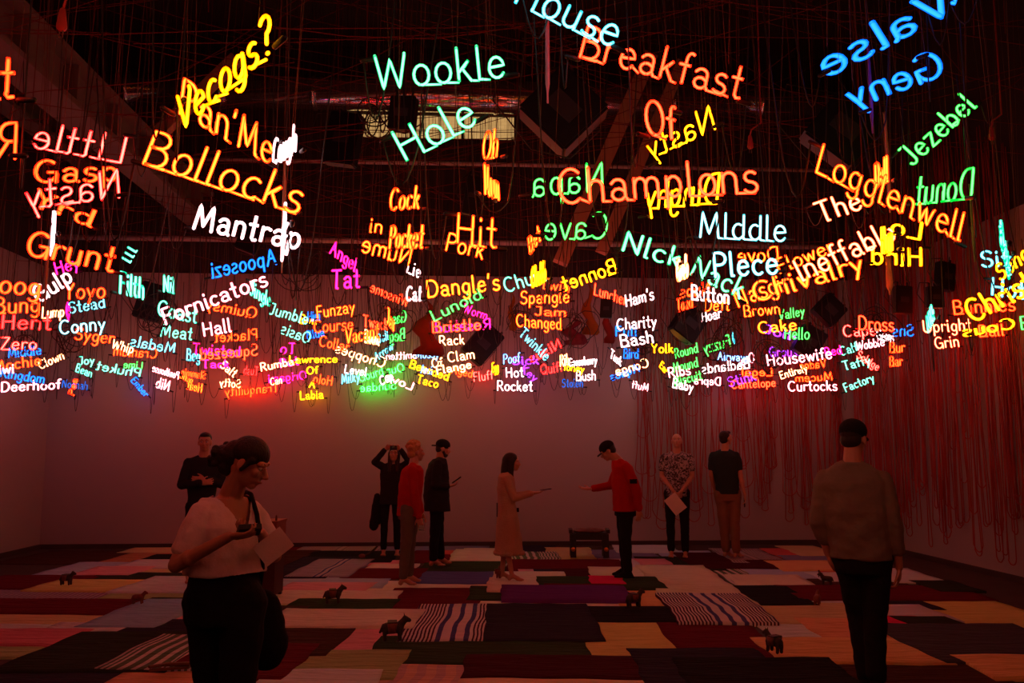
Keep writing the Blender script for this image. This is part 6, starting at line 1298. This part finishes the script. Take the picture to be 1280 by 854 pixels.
for (px, py, d, s, roll, h, lab) in (
    (704, 140, 6.2, .46, 45, 1, 'large black transformer box hung cornerwise below the coral word Breakfast'),
    (504, 143, 6.5, .2, 5, 1.3, 'black transformer box in front of the lit window'),
    (1052, 165, 7.5, .5, 40, 1, 'black transformer box below the blue word Geny'),
    (603, 430, 13.4, .4, 40, 1.5, 'black transformer box hung aslant beside the magenta word Rosebud'),
    (1011, 428, 13, .38, 30, 1.2, 'black transformer box beside the green word Hello'),
    (1036, 388, 13, .38, 45, 1, 'black transformer box hung cornerwise above the coral word Dross'),
    (1181, 346, 11, .24, 8, 1.5, 'black transformer box above the red orange word Bunnies'),
    (1168, 402-30, 10.5, .2, 0, 1.3, 'small black transformer box above the peach word Upright'),
    (860, 405, 13, .42, 35, 1.2, 'black transformer box beside the white word Hoar'),
    (190, 378, 13, .4, 15, 1.4, 'black transformer box below the mint green word Coast'),
    (312, 300, 12, .3, 20, 1.2, 'black transformer box above the blue word Apoosezi'),
    (430, 175, 9.5, .36, 10, 1.6, 'tall black transformer box beside the mint green word Hole'),
    (1128, 375, 10, .2, 3, 1.6, 'narrow black transformer box below the yellow word Hind'),
    (590, 245, 8, .14, 8, 2.6, 'slim black transformer box behind the orange word Hit'),
    (758, 386, 11.5, .16, 4, 1.6, 'small black transformer box above the white word Gooseberry')):
    transformer(camera_point(px, py, d), s, R(roll), R(random.uniform(-15, 15)), lab, h)
def strap(px, py0, py1, d, w, mat, label):
    a = camera_point(px, py0, d); b = camera_point(px, py1, d); b.x = a.x; b.y = a.y; n = 10; m_ = MB()
    rings = []
    for i in range(n+1):
        p = a.lerp(b, i/n); tw = .5*math.sin(i*.7); ww = w*(1 if i < n-1 else .4)
        dx = Vector((math.cos(tw), math.sin(tw), 0))*ww/2; dy = Vector((-math.sin(tw), math.cos(tw), 0))*.003
        rings.append([p-dx-dy, p+dx-dy, p+dx+dy, p-dx+dy])
    m_.loft(rings); top = empty('hanging_strap', b if b.z > a.z else a)
    o = m_.build('webbing', mat, top); o.location = -top.location
    c = (a if a.z > b.z else b)
    MB().tube([(0, 0, 0), (0, 0, ZT-c.z)], .004, 5).build('hanging_line', M_cord2, top)
    tag(top, label, 'strap')
strap(684, 10, 135, 4.2, .02, surf('lilac_webbing', (.4, .25, .4), .8), 'lilac strap hanging in front of the large black transformer box')
strap(357, 196, 345, 5.5, .022, surf('tan_webbing', (.55, .3, .16), .8), 'tan strap hanging below the white edge-on words beside Bollocks')
strap(1106, 140, 270, 6, .026, _M['tan_webbing'], 'tan strap hanging behind the orange word Logglenwell')
strap(1110, 320, 370, 7, .05, _M['tan_webbing'], 'short broad tan strap below the yellow word Hind')
strap(1085, 55, 172, 5, .02, surf('purple_webbing', (.2, .06, .25), .8), 'purple strap hanging through the blue words at the top corner')
strap(60, 320, 395, 6.5, .016, _M['tan_webbing'], 'thin tan strap hanging through the white word Gulp')
strap(1212, 230, 330, 7, .02, surf('green_webbing', (.2, .4, .12), .8), 'green strap hanging beside the mint edge-on word')
def pennant(px, py, d, w, h, mat, label):
    c = camera_point(px, py, d); t = empty('cloth_pennant', c, R(random.uniform(-30, 30))); b = MB(); rings = []
    for i in range(8):
        z = h/2-h*i/7; ww = max(.01, w*(i/7)**.8); n = 12
        rings.append([Vector((ww/2*math.cos(2*math.pi*k/n)*(1+.2*math.cos(5*k))*(1+.25*math.sin(i*1.9+w*40))+w*.25*math.sin(i*1.3), ww/4*math.sin(2*math.pi*k/n)*(1+.25*math.sin(4*k)), z-(.04*math.sin(3*k) if i == 7 else 0))) for k in range(n)])
    b.loft(rings).build('folded_cloth', mat, t)
    MB().tube([(0, 0, h/2), (0, 0, ZT-c.z)], .004, 5).build('hanging_line', M_cord2, t); tag(t, label, 'cloth')
pennant(533, 408, 12, .34, .75, surf('red_cloth', (.14, .012, .01), .9), 'dark red cloth hanging beside the coral word Bristle')
pennant(640, 388, 12, .12, .5, surf('ochre_cloth', (.2, .08, .01), .9), 'ochre cloth hanging between the magenta Rosebud and orange Changed words')
pennant(736, 385, 12.2, .18, .7, _M['ochre_cloth'], 'ochre cloth hanging above the red word Nisus')
pennant(716, 413, 12, .3, .35, surf('mottled_cloth', (.12, .02, .05), .9, var=.9, scale=12), 'mottled dark bundle hanging above the white word Gooseberry')
pennant(760, 400, 12.2, .14, .6, _M['red_cloth'], 'narrow red cloth hanging beside the white word Charity')
def coil(px, py, d, s, seed, label):
    rs = random.Random(seed); c = camera_point(px, py, d); t = empty('cable_coil', c)
    for j in range(7):
        r_ = s*rs.uniform(.3, .55); ax = rs.uniform(-.6, .6); ay = rs.uniform(0, math.pi); o = Vector((rs.uniform(-.25, .25)*s, rs.uniform(-.15, .15)*s, rs.uniform(-.3, .3)*s))
        M_ = Matrix.Rotation(ay, 3, 'Z') @ Matrix.Rotation(ax, 3, 'X')
        MB().tube([o+M_ @ Vector((r_*math.cos(2*math.pi*k/18), 0, r_*math.sin(2*math.pi*k/18)*rs.uniform(.96, 1.04))) for k in range(19)], .006, 5).build('cable_loop', M_cord2, t)
    MB().tube([(0, 0, 0), (.01, 0, ZT-c.z)], .005, 5).build('hanging_line', M_cord2, t); tag(t, label, 'cable', 'coils of black cable hung among the words')
for k, (px, py, d, s, lab) in enumerate(((470, 150, 7, .25, 'small coil of black cable in front of the lit window'), (196, 395, 11, .5, 'coil of black cable below the mint green word Nil'),
    (380, 345, 11.5, .55, 'coil of black cable above the orange word Funzay'), (490, 395, 11.8, .5, 'coil of black cable behind the orange edge-on word beside Gas'), (648, 392, 12, .4, 'coil of black cable behind the cyan word Twinkle'),
    (722, 418, 12, .5, 'coil of black cable above the white word Bush'), (905, 425, 11, .5, 'coil of black cable behind the green word Fuzzy'), (1100, 400, 10.5, .4, 'coil of black cable above the coral word Dross'),
    (30, 425, 11, .35, 'coil of black cable above the blue word Middle'), (85, 425, 11, .4, 'coil of black cable above the mint green word Joy'), (570, 395, 12, .4, 'coil of black cable beside the green word Lunoid'),
    (805, 430, 12, .4, 'coil of black cable above the yellow word Yolk'), (960, 440, 11.5, .4, 'coil of black cable beside the purple word Grouse'))):
    coil(px, py, d, s, k, lab)
def plug(px, py, d, label):
    c = camera_point(px, py, d); t = empty('cord_plug', c)
    MB().limb((0, 0, 0), (0, 0, .07), .022, .012, 10).build('plug_body', M_cord, t)
    for sx in (-.007, .007): MB().box((sx, 0, -.033), (.003, .006, .03)).build('prong', M_line, t, False)
    MB().tube([(0, 0, .07), (.01, 0, .12), (.08, 0, .17), (.1, 0, ZT-c.z)], .006, 6).build('cord', M_cord, t); tag(t, label, 'plug')
plug(77, 33, 3.6, 'orange plug dangling by the brown beam in the top corner')
plug(938, 183, 6, 'orange plug dangling beyond the coral word Champions'); plug(1240, 172, 6, 'orange plug dangling above the green word Donut')
plug(1072, 338, 7, 'orange plug dangling above the orange word Chivalry')
